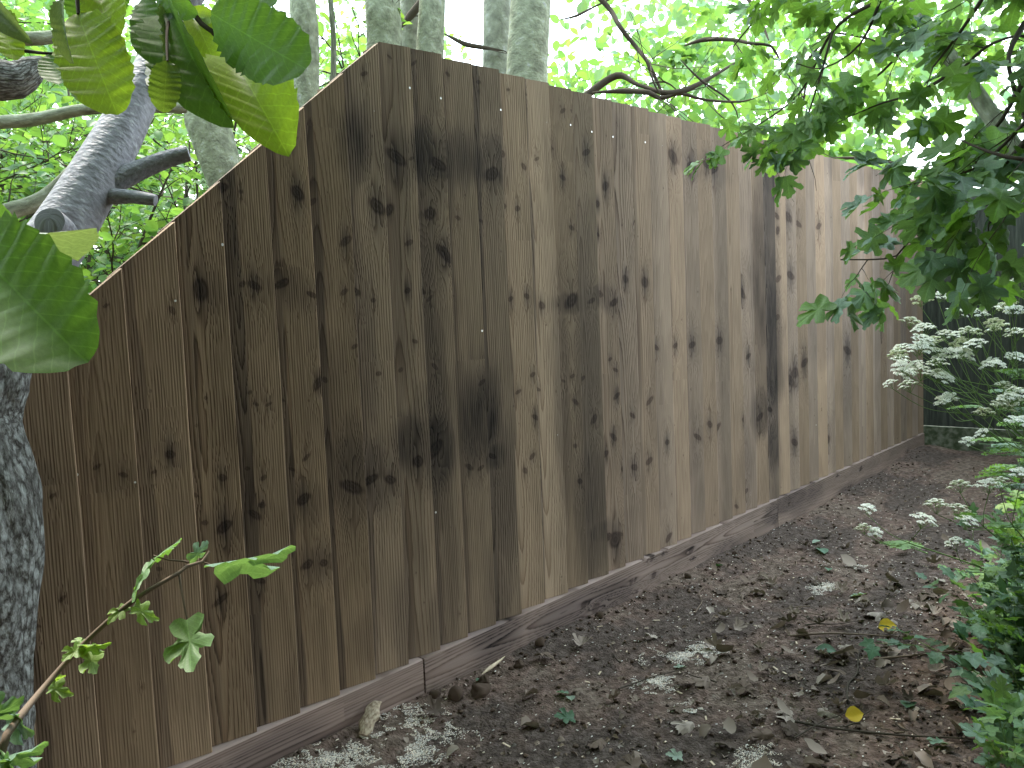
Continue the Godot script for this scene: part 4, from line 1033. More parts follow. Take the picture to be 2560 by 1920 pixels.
func make_old_fence() -> void:
	var f := thing("old_fence", "dark weathered green-grey board fence on a concrete base across the path end", "fence", Vector3(6.42, 0, 0))
	var z := -0.03
	var k := 0
	while z < 2.6:
		var mb := MB.new()
		var w := 0.145
		var a := 0.012 * float(k % 2)
		var top := 1.86 - 0.04 * z + rng.randf_range(-0.006, 0.006)
		var lo := 0.245
		# feather edge: thick on the far side
		var p := [Vector3(0.0, lo, z), Vector3(-0.016, lo, z + 0.001), Vector3(-0.004, lo, z + w), Vector3(0.0, lo, z + w)]
		var t := []
		for q in p:
			t.append(Vector3(q.x, top, q.z))
		for j in 4:
			var n := (j + 1) % 4
			mb.flat4(p[j], p[n], t[n], t[j], [Vector3.FORWARD, Vector3.LEFT, Vector3.BACK, Vector3.RIGHT][j])
		mb.flat4(t[0], t[1], t[2], t[3], Vector3.UP)
		mb.flat4(p[0], p[1], p[2], p[3], Vector3.DOWN)
		part("board", mb.done(M.old_wood), f)
		z += 0.12
		k += 1
	var g := MB.new()
	g.box(Vector3(-0.022, -0.05, 0.0), Vector3(0.02, 0.24, 2.6))
	tag(part("gravel_board", g.done(M.concrete), f), "mossy concrete base panel")
	for h in [0.5, 1.5]:
		var mb := MB.new()
		mb.box(Vector3(0.004, h, 0.02), Vector3(0.05, h + 0.08, 2.6))
		part("rail", mb.done(M.old_wood), f)
	var pm := MB.new()
	pm.box(Vector3(0.022, -0.3, 1.2), Vector3(0.12, 1.8, 1.3))
	part("post", pm.done(M.old_wood), f)


# ---------------------------------------------------------------- trees

func make_leaning_tree() -> void:
	var t := thing("leaning_tree", "leaning tree with flaking grey butt and smooth violet-grey limb over the cut fence end", "tree", Vector3.ZERO)
	var flat: Array = LEANING_TRUNK[0]
	var low: Array = [Vector3(0.30, -0.15, 0.13), 0.16] + flat.slice(0, 18)
	part("trunk", tube_mesh(low, 0.012, 64, M.flaky_bark, 0.24, 2.8), t)
	part("limb", tube_mesh(flat.slice(16, 30), 0.015, 40, M.smooth_bark, 0.05, 1.2), t)
	part("upper_limb", tube_mesh(flat.slice(26), 0.02, 24, M.smooth_bark, 0.06, 1.5), t)
	for k in TRUNK_STUBS.size():
		part("stub", tube_mesh(TRUNK_STUBS[k], 0.008, 24, M.smooth_bark, 0.10, 2.0), t)
	for k in LEFT_BRANCHES.size():
		if k != 1:
			part("branch", tube_mesh(LEFT_BRANCHES[k], 0.02, 20, M.flaky_bark if k == 0 else M.trunk_bark[0], 0.08, 1.5), t)
	var mb := MB.new()
	var tfs := []
	var o := {"seg": 0.06, "wander": 0.16, "lift": 0.05, "fork": 0.55, "leafy": 1, "gap": 0.05, "size": 0.06, "hang": -0.25, "tilt": 0.5}
	for k in 3:
		grow(mb, tfs, Vector3(1.2 + rng.randf() * 0.25, 2.3 + 0.05 * k, -0.1), Vector3(rng.randf_range(-0.3, 1), 0.9, rng.randf_range(-1, -0.2)), rng.randf_range(0.6, 1.0), 0.008, 2, o)
	part("twigs", mb.done(M.twig), t).set_meta("kind", "stuff")
	many("crown", leaf_mesh("oval", 0, M.wood_leaf), tfs, t).set_meta("kind", "stuff")


func leaf_mesh(kind: String, k: int, m: Material) -> ArrayMesh:
	var mb: MB = LEAF[kind][k]
	return mb.done(m)


func make_wood_trees() -> void:
	var labels := ["pale lichen-spotted trunk leaning behind the sloping fence cut", "straight grey-green trunk standing alone behind the sloping fence cut", "thin pole-like grey stem rising beside the fence post", "thick mottled trunk directly behind the fence peak", "darker trunk set back in the gap between two trunks at the fence peak", "slim yellow-green trunk right of the fence peak", "bluish grey trunk touching a thicker greenish one", "thickest greenish trunk of the pair behind the fence"]
	for k in WOOD_TRUNKS.size():
		var flat: Array = WOOD_TRUNKS[k]
		var t := thing("woodland_tree", labels[k], "tree", Vector3.ZERO, "trees standing close behind the fence")
		part("trunk", tube_mesh(flat, 0.05, 28, M.trunk_bark[[0, 0, 2, 0, 2, 0, 1, 0][k]], 0.05, 0.8), t)
		if k == 0:
			part("branch", tube_mesh(LEFT_BRANCHES[1], 0.03, 16, M.trunk_bark[0], 0.08, 1.5), t)
		var mb := MB.new()
		var tfs := []
		var o := {"seg": 0.14, "wander": 0.15, "lift": 0.04, "fork": 0.5, "leafy": 1, "gap": 0.08, "size": 0.10, "hang": -0.2, "tilt": 0.5}
		var n := flat.size()
		var a: Vector3 = flat[n - 6]
		var b: Vector3 = flat[n - 2]
		for j in (3 if k == 2 else 5):
			var u := rng.randf_range(0.25, 1.0)
			var az := rng.randf() * TAU
			grow(mb, tfs, a.lerp(b, u), Vector3(cos(az), 0.35, sin(az)), rng.randf_range(1.0, 1.9), 0.014, 2, o)
		if k in [3, 5, 6, 7]:  # forward limbs out of view, added to shade the fence
			for j in 7:
				grow(mb, tfs, a.lerp(b, 0.25 + 0.11 * j), Vector3(rng.randf_range(-0.5, 0.6), 0.3, 1.0).normalized(), rng.randf_range(1.7, 2.6), 0.016, 2, o)
		part("twigs", mb.done(M.twig), t).set_meta("kind", "stuff")
		many("crown", leaf_mesh("oval", k % 3, M.wood_leaf), tfs, t).set_meta("kind", "stuff")


func shrub(called: String, label: String, group: String, at: Vector3, height: float, stems: int, o: Dictionary, mesh: ArrayMesh, from := 0.3, spread := 0.35) -> Node3D:
	var t := thing(called, label, "shrub" if height < 3.0 else "tree", at, group)
	var mb := MB.new()
	var twigs := MB.new()
	var tfs := []
	for k in stems:
		var az := TAU * (k + rng.randf() * 0.6) / stems
		var flat := []
		var p := Vector3(cos(az), 0, sin(az)) * 0.08
		var d := Vector3(cos(az) * spread, 1.0, sin(az) * spread).normalized()
		var h := height * rng.randf_range(0.75, 1.1)
		var n := 9
		for j in n:
			flat.append(p); flat.append(lerpf(0.022, 0.004, float(j) / n) * height / 3.0)
			if float(j) / n > from:
				for q in int(o.get("limbs", 2)):
					var a2 := rng.randf() * TAU
					grow(twigs, tfs, p, Vector3(cos(a2), rng.randf_range(-0.1, 0.5), sin(a2)), height * rng.randf_range(0.16, 0.34), 0.006, 2, o)
			d = (d + rv() * 0.14 + Vector3(0, 0.04, 0)).normalized()
			p += d * h / n
		flat.append(p); flat.append(0.002)
		var c := curve(flat, 0.1)
		var one := MB.new()
		tube(one, c[0], c[1], 7)
		part("stem", one.done(M.twig), t)
	part("twigs", twigs.done(M.twig), t).set_meta("kind", "stuff")
	many("foliage", mesh, tfs, t).set_meta("kind", "stuff")
	return t


func make_shrubs() -> void:
	var o := {"seg": 0.07, "wander": 0.18, "lift": 0.03, "fork": 0.55, "leafy": 1, "gap": 0.045, "size": 0.065, "hang": -0.25, "tilt": 0.55, "limbs": 2}
	var near := [[-0.15, -1.35, 2.5, 4], [0.75, -1.9, 2.4, 4], [-1.3, -2.6, 3.2, 5], [0.3, -3.2, 3.4, 5], [1.6, -2.5, 2.8, 4], [1.2, -4.2, 3.8, 5], [2.4, -3.2, 3.0, 5], [3.1, -2.4, 2.7, 4], [3.0, -4.3, 3.6, 5]]
	for k in near.size():
		var a: Array = near[k]
		shrub("understorey_shrub", "leafy green understorey shrub filling the space behind the fence's sloping end", "shrubs behind the sloping fence end", Vector3(a[0], 0, a[1]), a[2], a[3], o, leaf_mesh("oval", k % 3, M.wood_leaf))
	var light := [[4.2, -1.9, 2.5, 4], [5.0, -3.0, 3.0, 4], [4.0, -3.6, 3.2, 4], [6.2, -2.0, 2.5, 4], [6.2, -3.8, 3.4, 4], [7.4, -1.4, 2.5, 4], [8.0, -2.9, 3.1, 4], [5.4, -5.2, 3.8, 4]]
	var o2 := o.duplicate()
	o2.gap = 0.048
	o2.size = 0.078
	for k in light.size():
		var a: Array = light[k]
		shrub("light_shrub", "open twiggy yellow-green shrub showing above the straight fence top", "shrubs above the straight fence top", Vector3(a[0], 0, a[1]), a[2], a[3], o2, leaf_mesh("oval", k % 3, M.wood_leaf))
	# dark tangle of bare branches over the fence
	var t := thing("branch_tangle", "tangle of dark bare thorny branches over the straight fence top", "branches")
	for k in TANGLE.size():
		part("branch", tube_mesh(TANGLE[k], 0.03, 8, M.twig, 0.12, 1.2), t)
	var tw := MB.new()
	var none := []
	var ot := {"seg": 0.06, "wander": 0.2, "lift": -0.01, "fork": 0.3, "leafy": -1, "gap": 1.0, "size": 0.05, "hang": 0.0, "tilt": 0.5}
	for k in TANGLE.size():
		var c: Array = curve(TANGLE[k], 0.16)
		for j in range(1, c[0].size()):
			var d: Vector3 = (c[0][j] - c[0][j - 1]).normalized()
			if rng.randf() < 0.7:
				grow(tw, none, c[0][j], (d + rv() * 0.8).normalized(), rng.randf_range(0.15, 0.5), 0.0032, 1, ot)
	part("twigs", tw.done(M.twig), t).set_meta("kind", "stuff")
	# the wood further off
	var far := thing("woodland", "far mass of light green woodland foliage beyond the shrubs", "woodland", Vector3.ZERO, "", "stuff")
	var tfs := []
	for k in 26:
		var az := rng.randf_range(0.0, 1.0)
		var dist := rng.randf_range(8.0, 16.0)
		var dir := Vector3(lerpf(0.2, 1.15, az), 0, lerpf(-1.1, -0.25, az)).normalized()
		var c := dir * dist + Vector3(0, rng.randf_range(2.0, 5.5), 1.88)
		var rr := rng.randf_range(0.9, 1.9)
		for j in int(lerpf(1700, 600, az)):
			var q := rv()
			if q.length() > 1.0:
				q = q.normalized() * rng.randf()
			tfs.append(leaf_tf(c + q * rr * Vector3(1.2, 0.9, 1.2), rv() + Vector3(0, -0.3, 0), Vector3.UP + rv() * 0.8, rng.randf_range(0.09, 0.16)))
	many("foliage", leaf_mesh("oval", 0, M.wood_leaf), tfs, far).set_meta("kind", "stuff")


func make_shade_trees() -> void:
	# the wood behind and left of the camera, added unseen to shade the fence
	var spots := [[-2.2, -0.9], [-2.0, 0.9], [-1.7, 2.7], [-0.2, 3.6], [1.5, 4.1], [3.0, 3.7], [4.6, 4.9], [-0.6, 5.6], [0.9, 5.9], [-3.8, 2.0]]
	for k in spots.size():
		var at := Vector3(spots[k][0], 0, spots[k][1])
		var t := thing("added_shade_tree", "leafy tree added out of view across the path to shade the fence", "tree", at, "added shade trees across the path")
		part("trunk", tube_mesh([Vector3(0, -0.1, 0), 0.11, Vector3(0.05, 1.5, 0), 0.09, Vector3(0.1, 3.5, 0.05), 0.07, Vector3(0.1, 6.0, 0.1), 0.02], 0.1, 14, M.trunk_bark[k % 3], 0.05, 0.8), t)
		var tfs := []
		for j in 6500:
			var q := rv()
			while q.length() > 1.0:
				q = rv()
			q = q.normalized() * pow(q.length(), 0.6)
			tfs.append(leaf_tf(Vector3(q.x * 1.35, 3.2 + q.y * 2.9, q.z * 1.35), rv() + Vector3(0, -0.3, 0), Vector3.UP + rv() * 0.8, rng.randf_range(0.11, 0.20)))
		many("crown", leaf_mesh("oval", k % 3, M.wood_leaf), tfs, t).set_meta("kind", "stuff")


func placed_leaves(rows: Array, kind: String, parent: Node) -> void:
	for k in rows.size():
		var a: Vector3 = rows[k][0]
		var b: Vector3 = rows[k][1]
		var n: Vector3 = rows[k][2]
		var size := a.distance_to(b)
		var v: int = k % LEAF[kind].size()
		var w: float = rows[k][3] / size / (0.92 if kind == "hazel" else 1.08)
		part("leaf", leaf_mesh(kind, v, M.leaf[rows[k][4]]), parent, leaf_tf(a, b - a, n, size, w))


func make_hazel() -> void:
	var t := thing("hazel", "hazel with big round toothed bright green leaves hanging over the leaning limb", "tree")
	part("trunk", tube_mesh([Vector3(-0.75, -0.05, 1.0), 0.05, Vector3(-0.72, 0.9, 0.98), 0.042, Vector3(-0.6, 1.9, 0.95), 0.036, Vector3(-0.3, 2.9, 1.0), 0.028, Vector3(0.2, 3.7, 1.2), 0.016], 0.05, 20, M.trunk_bark[2], 0.05, 1.0), t)
	part("branch", tube_mesh([Vector3(-0.62, 1.7, 0.96), 0.02, Vector3(-0.2, 2.05, 1.1), 0.014, Vector3(0.3, 2.1, 1.25), 0.009, Vector3(0.75, 1.95, 1.35), 0.005], 0.04, 12, M.twig, 0.05, 1.0), t)
	part("branch", tube_mesh([Vector3(-0.70, 0.95, 0.98), 0.014, Vector3(-0.35, 1.25, 1.25), 0.01, Vector3(-0.02, 1.3, 1.42), 0.006, Vector3(0.12, 1.28, 1.45), 0.003], 0.04, 12, M.twig, 0.05, 1.0), t)
	for k in HAZEL_TWIGS.size():
		part("twig", tube_mesh(HAZEL_TWIGS[k], 0.01, 8, M.twig), t)
	placed_leaves(HAZEL_LEAVES, "hazel", t)
	placed_leaves(HAZEL_LOW_LEAVES, "hazel", t)
	var mb := MB.new()
	var tfs := []
	var o := {"seg": 0.08, "wander": 0.15, "lift": 0.0, "fork": 0.55, "leafy": 1, "gap": 0.05, "size": 0.11, "hang": -0.2, "tilt": 0.35}
	for k in 60:  # unseen crown, made dense to shade the left boards
		var az := rng.randf() * TAU
		var u := rng.randf()
		grow(mb, tfs, Vector3(lerpf(-0.6, 0.0, u), lerpf(2.5, 3.6, u), 1.2 + 0.3 * u), Vector3(cos(az) - 0.6, 0.35, sin(az) + 1.1), rng.randf_range(1.1, 2.0), 0.010, 2, o)
	part("twigs", mb.done(M.twig), t).set_meta("kind", "stuff")
	many("crown", leaf_mesh("hazel", 0, M.leaf[0]), tfs, t).set_meta("kind", "stuff")


func make_maple() -> void:
	var t := thing("field_maple", "field maple with lobed leaves hanging over the far end of the fence", "tree")
	var first: Vector3 = MAPLE_LIMBS[0][0]
	var above := first + Vector3(-0.05, 1.0, 0.1)
	part("trunk", tube_mesh([Vector3(first.x + 0.12, -0.05, first.z + 0.12), 0.06, Vector3(first.x + 0.06, 0.4, first.z + 0.06), 0.05, first, 0.042, first + Vector3(0.02, 0.45, 0.1), 0.032, above, 0.026, above + Vector3(-0.3, 0.9, 0.0), 0.02, above + Vector3(-1.2, 1.3, 0.0), 0.012], 0.04, 20, M.trunk_bark[2], 0.06, 1.0), t)
	var mb := MB.new()
	var tfs := []
	var o := {"seg": 0.045, "wander": 0.16, "lift": -0.01, "fork": 0.42, "leafy": 1, "gap": 0.04, "size": 0.08, "hang": -0.35, "tilt": 0.7}
	for k in MAPLE_LIMBS.size():
		var flat: Array = MAPLE_LIMBS[k]
		part("limb" if k == 0 else "branch", tube_mesh(flat, 0.03, 12, M.trunk_bark[0] if k == 0 else M.twig, 0.06, 1.5), t)
		var c := curve(flat, 0.07)
		var p: PackedVector3Array = c[0]
		var i0 := int(p.size() * 0.3)
		for j in range(i0, p.size()):
			var d := (p[j] - p[j - 1]).normalized()
			if rng.randf() < 0.85:
				var cd := (d.rotated(Vector3.UP, rng.randf_range(0.4, 1.2) * (1.0 if rng.randf() < 0.5 else -1.0)) + Vector3(0, rng.randf_range(-0.4, 0.3), 0)).normalized()
				grow(mb, tfs, p[j], cd, rng.randf_range(0.08, 0.26), 0.0018, 1, o)
	part("twigs", mb.done(M.twig), t).set_meta("kind", "stuff")
	split_leaves(tfs, "maple", t, 240, [5, 6, 6, 1])
	placed_leaves(REACHING_LEAVES, "maple", t)
	# added unseen crown, thickened over the path to shade the nearer boards
	var up := []
	var mb2 := MB.new()
	var o2 := {"seg": 0.09, "wander": 0.15, "lift": 0.02, "fork": 0.5, "leafy": 1, "gap": 0.05, "size": 0.10, "hang": -0.2, "tilt": 0.4}
	for k in 62:
		var az := rng.randf() * TAU
		var u := rng.randf()
		grow(mb2, up, above + Vector3(lerpf(-0.6, -1.8, u), rng.randf_range(0.6, 1.4), rng.randf_range(-0.5, 0.5)), Vector3(cos(az) - 0.3, 0.3, sin(az)), rng.randf_range(0.9, 1.7), 0.01, 2, o2)
	part("upper_twigs", mb2.done(M.twig), t).set_meta("kind", "stuff")
	many("crown", leaf_mesh("maple", 0, M.leaf[5]), up, t).set_meta("kind", "stuff")


# the leaves that show largest become parts of their own, the rest one mass
func split_leaves(tfs: Array, kind: String, parent: Node, most: int, tones: Array) -> void:
	var eye := Vector3(0, 1.12, 1.879)
	var rows := []
	for k in tfs.size():
		rows.append([tfs[k].basis.y.length() / tfs[k].origin.distance_to(eye), k])
	rows.sort_custom(func(a, b): return a[0] > b[0])
	var rest := []
	for j in rows.size():
		var tf: Transform3D = tfs[rows[j][1]]
		if j < most:
			part("leaf", leaf_mesh_shared(kind, j % LEAF[kind].size(), tones[j % tones.size()]), parent, tf)
		else:
			rest.append(tf)
	if rest.size():
		many("foliage", leaf_mesh(kind, 0, M.leaf[tones[0]]), rest, parent).set_meta("kind", "stuff")


var shared := {}
func leaf_mesh_shared(kind: String, k: int, tone: int) -> ArrayMesh:
	var key := "%s %d %d" % [kind, k, tone]
	if not shared.has(key):
		shared[key] = leaf_mesh(kind, k, M.leaf[tone])
	return shared[key]


func make_sprig() -> void:
	var t := thing("maple_sapling", "thin sapling shoot with small young lobed leaves in front of the dark boards", "sapling")
	var a: Vector3 = SPRIG_STEM[0][0]
	part("stem", tube_mesh([Vector3(a.x - 0.25, -0.05, a.z + 0.05), 0.006, Vector3(a.x - 0.16, 0.4, a.z + 0.03), 0.005] + SPRIG_STEM[0], 0.012, 10, M.pale_twig, 0.06, 3.0), t)
	for k in range(1, SPRIG_STEM.size()):
		part("leaf_stalk", tube_mesh(SPRIG_STEM[k], 0.01, 6, M.pale_twig), t)
	placed_leaves(SPRIG_LEAVES, "maple", t)


# ---------------------------------------------------------------- plants on the right

func umbel_meshes(sd: int) -> Array:
	var r := RandomNumberGenerator.new()
	r.seed = sd
	var white := MB.new()
	var green := MB.new()
	for k in 11:
		var a := TAU * (k * 0.382)
		var rad := sqrt((k + 0.4) / 11.0) * 0.028
		var tip := Vector3(cos(a) * rad, 0.034 - rad * rad * 22.0 + r.randf_range(-0.002, 0.002), sin(a) * rad)
		rod(green, Vector3.ZERO, tip, 0.0006, 0.0004, 3)
		for j in 12:
			var b := TAU * j * 0.382
			var q := sqrt((j + 0.5) / 12.0) * 0.0095
			var c := tip + Vector3(cos(b) * q, 0.006 - q * q * 40.0, sin(b) * q)
			rod(green, tip, c, 0.0003, 0.0002, 3)
			var nn := (Vector3.UP * 1.4 + Vector3(cos(b), 0, sin(b)) * 0.7 + Vector3(r.randf_range(-1, 1), 0, r.randf_range(-1, 1)) * 0.5).normalized()
			var x := nn.cross(Vector3(0.2, 0.1, 0.9)).normalized()
			var y := nn.cross(x)
			var turn := r.randf() * TAU
			for p in 5:
				var an := turn + TAU * p / 5.0
				var dirp := x * cos(an) + y * sin(an)
				var sd2 := nn.cross(dirp) * 0.0013
				var len := 0.0036 * r.randf_range(0.8, 1.2)
				var m0 := white.add(c, nn)
				white.add(c + dirp * len * 0.6 + sd2, nn); white.add(c + dirp * len, nn); white.add(c + dirp * len * 0.6 - sd2, nn)
				white.tri(m0, m0 + 1, m0 + 2); white.tri(m0, m0 + 2, m0 + 3)
	return [white.done(M.floret), green.done(M.stem)]


func fern_mesh(sd: int, m: Material) -> ArrayMesh:
	# a twice-cut leaf: leaflets along side ribs along the midrib
	var r := RandomNumberGenerator.new()
	r.seed = sd
	var mb := MB.new()
	for k in 8:
		var u := 0.12 + 0.86 * k / 8.0
		for s in [-1.0, 1.0]:
			var ln := 0.42 * (1.0 - u) + 0.06
			var dir := Vector3(s * 0.85, 0.55, -0.1).normalized()
			var a := Vector3(0, u, -0.25 * u * u)
			rod(mb, a, a + dir * ln, 0.006, 0.003, 3)
			for j in 6:
				var v := (j + 0.7) / 6.0
				for s2 in [-1.0, 1.0]:
					var q := a + dir * ln * v
					var side: Vector3 = Vector3(-dir.y, dir.x, 0) * s2
					var l2 := ln * 0.42 * (1.1 - v) + 0.02
					var ax: Vector3 = (dir * 0.8 + side).normalized() * l2
					var wd := Vector3(-ax.y, ax.x, 0) * 0.3
					var z := Vector3(0, 0, r.randf_range(-0.03, 0.03))
					var m0 := mb.add(q, Vector3.BACK, Vector2(0.4, 0.4))
					mb.add(q + ax * 0.5 + wd + z, Vector3.BACK, Vector2(0.4, 0.5)); mb.add(q + ax + z, Vector3.BACK, Vector2(0.4, 0.6)); mb.add(q + ax * 0.5 - wd - z, Vector3.BACK, Vector2(0.4, 0.5))
					mb.tri(m0, m0 + 1, m0 + 2); mb.tri(m0, m0 + 2, m0 + 3)
	rod(mb, Vector3(0, -0.25, 0), Vector3(0, 0.5, -0.06), 0.012, 0.008, 4)
	return mb.done(m)


func make_cow_parsley() -> void:
	var um := [umbel_meshes(1), umbel_meshes(2), umbel_meshes(3)]
	var ferns := [fern_mesh(1, M.leaf[6]), fern_mesh(2, M.leaf[1]), fern_mesh(3, M.leaf[5])]
	var bases := [Vector3(3.55, 0.05, 1.55), Vector3(3.0, 0.05, 1.45), Vector3(3.15, 0.05, 1.28)]
	var labels := ["tall cow parsley with many white flower heads against the dark old fence", "short cow parsley with white flower heads leaning towards the path above the ivy", "low cow parsley with small white flower heads reaching out over bare soil"]
	for g in 3:
		var t := thing("cow_parsley", labels[g], "wildflower", bases[g], "cow parsley beside the path")
		var list: Array = UMBELS[g]
		var pts := []
		for k in range(0, list.size(), 2):
			pts.append(list[k] - bases[g])
		# stems: groups of umbels share a stem that forks
		var groups := {}
		for k in pts.size():
			var key := int(k / 4)
			if not groups.has(key):
				groups[key] = []
			groups[key].append(k)
		for key in groups:
			var mid := Vector3.ZERO
			for k in groups[key]:
				mid += pts[k]
			mid /= groups[key].size()
			var hub := mid * 0.82 + Vector3(0, mid.y * 0.04 - 0.03, 0)
			part("stem", tube_mesh([rv() * Vector3(0.06, 0, 0.06), 0.0032, hub * Vector3(0.25, 0.45, 0.25) + rv() * 0.02, 0.0026, hub, 0.0018], 0.03, 6, M.stem), t)
			for k in groups[key]:
				var e: Vector3 = pts[k] - Vector3(0, 0.028, 0)
				part("stalk", tube_mesh([hub, 0.0013, hub.lerp(e, 0.5) + Vector3(0, -0.015, 0) + rv() * 0.008, 0.0011, e, 0.0009], 0.02, 5, M.stem), t)
				var s: float = list[k * 2 + 1]
				var basis := Basis(Vector3(1, 0, 0), rng.randf_range(-0.45, 0.45)) * Basis(Vector3(0, 0, 1), rng.randf_range(-0.45, 0.45)) * Basis(Vector3.UP, rng.randf() * TAU)
				var f := part("flower_head", um[k % 3][0], t, Transform3D(basis.scaled(Vector3.ONE * s * 1.12), e))
				part("rays", um[k % 3][1], f)
			for j in 3:
				var u := rng.randf_range(0.35, 1.0)
				var az := rng.randf() * TAU
				part("leaf", ferns[rng.randi() % 3], t, leaf_tf(hub * u, Vector3(cos(az), 0.1, sin(az)), Vector3.UP, rng.randf_range(0.09, 0.17)))


func make_verge() -> void:
	# low plants along the right of the path
	var o := {"seg": 0.035, "wander": 0.25, "lift": 0.12, "fork": 0.4, "leafy": 2, "gap": 0.03, "size": 0.05, "hang": -0.15, "tilt": 0.5}
	var spots := [[2.28, 1.50, "ivy", 1.0], [2.55, 1.40, "ivy", 1.0], [2.85, 1.34, "ivy", 0.9], [3.2, 1.30, "maple", 1.0], [3.7, 1.22, "ivy", 0.8], [2.05, 1.62, "maple", 0.8], [4.4, 1.15, "maple", 0.9], [2.7, 1.6, "maple", 1.2]]
	var names := {"ivy": ["ivy_plant", "dark ivy clump with glossy lobed leaves at the path edge", "ivy", "ivy clumps along the path edge"], "maple": ["seedling_bush", "pale green bushy seedling with soft lobed leaves at the path edge", "bush", "seedling bushes along the path edge"]}
	for k in spots.size():
		var a: Array = spots[k]
		var nm: Array = names[a[2]]
		var t := thing(nm[0], nm[1], nm[2], Vector3(a[0], gy(a[0], a[1]), a[1]), nm[3])
		var mb := MB.new()
		var tfs := []
		for j in 16:
			var az := rng.randf() * TAU
			grow(mb, tfs, rv() * Vector3(0.12, 0, 0.12), Vector3(cos(az), rng.randf_range(0.3, 1.6), sin(az)).normalized(), rng.randf_range(0.16, 0.42) * a[3], 0.0022, 1, o)
		part("stems", mb.done(M.stem), t).set_meta("kind", "stuff")
		var world := []
		split_near(tfs, a[2], t, 45, [2, 6, 2, 1] if a[2] == "ivy" else [5, 6, 4, 1])
	var ob := {"seg": 0.07, "wander": 0.18, "lift": 0.03, "fork": 0.55, "leafy": 1, "gap": 0.04, "size": 0.08, "hang": -0.25, "tilt": 0.5, "limbs": 3}
	for a in [[-1.2, 0.45, 2.4], [-1.35, 1.75, 2.4]]:  # unseen bushes added to cut the light on the left boards
		shrub("added_left_bush", "dense bush added out of view on the left to keep light off the fence", "added bushes left of the view", Vector3(a[0], 0, a[1]), a[2], 5, ob, leaf_mesh("oval", 1, M.wood_leaf), 0.05, 0.12)
	for a in [[5.3, 1.55, 1.5], [6.0, 1.45, 1.7]]:  # added out of view to darken the far corner
		shrub("added_verge_bush", "dense bush added out of view on the verge to darken the old fence corner", "added bushes on the verge", Vector3(a[0], 0, a[1]), a[2], 5, ob, leaf_mesh("oval", 1, M.leaf[1]), 0.05, 0.15)
	var ferns := [fern_mesh(4, M.leaf[1]), fern_mesh(5, M.leaf[5])]
	for k in 7:
		var x := rng.randf_range(2.3, 4.0)
		var z := lerpf(1.42, 1.22, (x - 2.3) / 1.7) + rng.randf_range(-0.05, 0.15)
		var t := thing("feathery_herb", "feathery cut-leaved herb growing among the ivy", "herb", Vector3(x, gy(x, z), z), "feathery herbs among the ivy")
		for j in 7:
			var az := rng.randf() * TAU
			part("leaf", ferns[j % 2], t, leaf_tf(Vector3(0, 0.12, 0) + rv() * 0.08, Vector3(cos(az), 0.7, sin(az)), Vector3.UP, rng.randf_range(0.12, 0.24)))


func split_near(tfs: Array, kind: String, parent: Node3D, most: int, tones: Array) -> void:
	var eye := Vector3(0, 1.12, 1.879) - parent.position
	var rows := []
	for k in tfs.size():
		rows.append([tfs[k].basis.y.length() / tfs[k].origin.distance_to(eye), k])
	rows.sort_custom(func(a, b): return a[0] > b[0])
	var rest := []
	for j in rows.size():
		var tf: Transform3D = tfs[rows[j][1]]
		if j < most:
			part("leaf", leaf_mesh_shared(kind, j % LEAF[kind].size(), tones[j % tones.size()]), parent, tf)
		else:
			rest.append(tf)
	if rest.size():
		many("foliage", leaf_mesh(kind, 0, M.leaf[tones[0]]), rest, parent).set_meta("kind", "stuff")


# ---------------------------------------------------------------- litter on the path

func on_path(x: float, z: float) -> bool:
	return z > 0.03 and z < 1.5 - (x - 2.2) * 0.2 and x > 1.0 and x < 6.2


func flat_tf(x: float, z: float, size: float, lift := 0.004, tilt := 0.3, wide := 1.0) -> Transform3D:
	var az := rng.randf() * TAU
	return leaf_tf(Vector3(x, gy(x, z) + lift, z), Vector3(cos(az), rng.randf_range(-0.1, 0.25), sin(az)), Vector3.UP + rv() * tilt, size, wide)


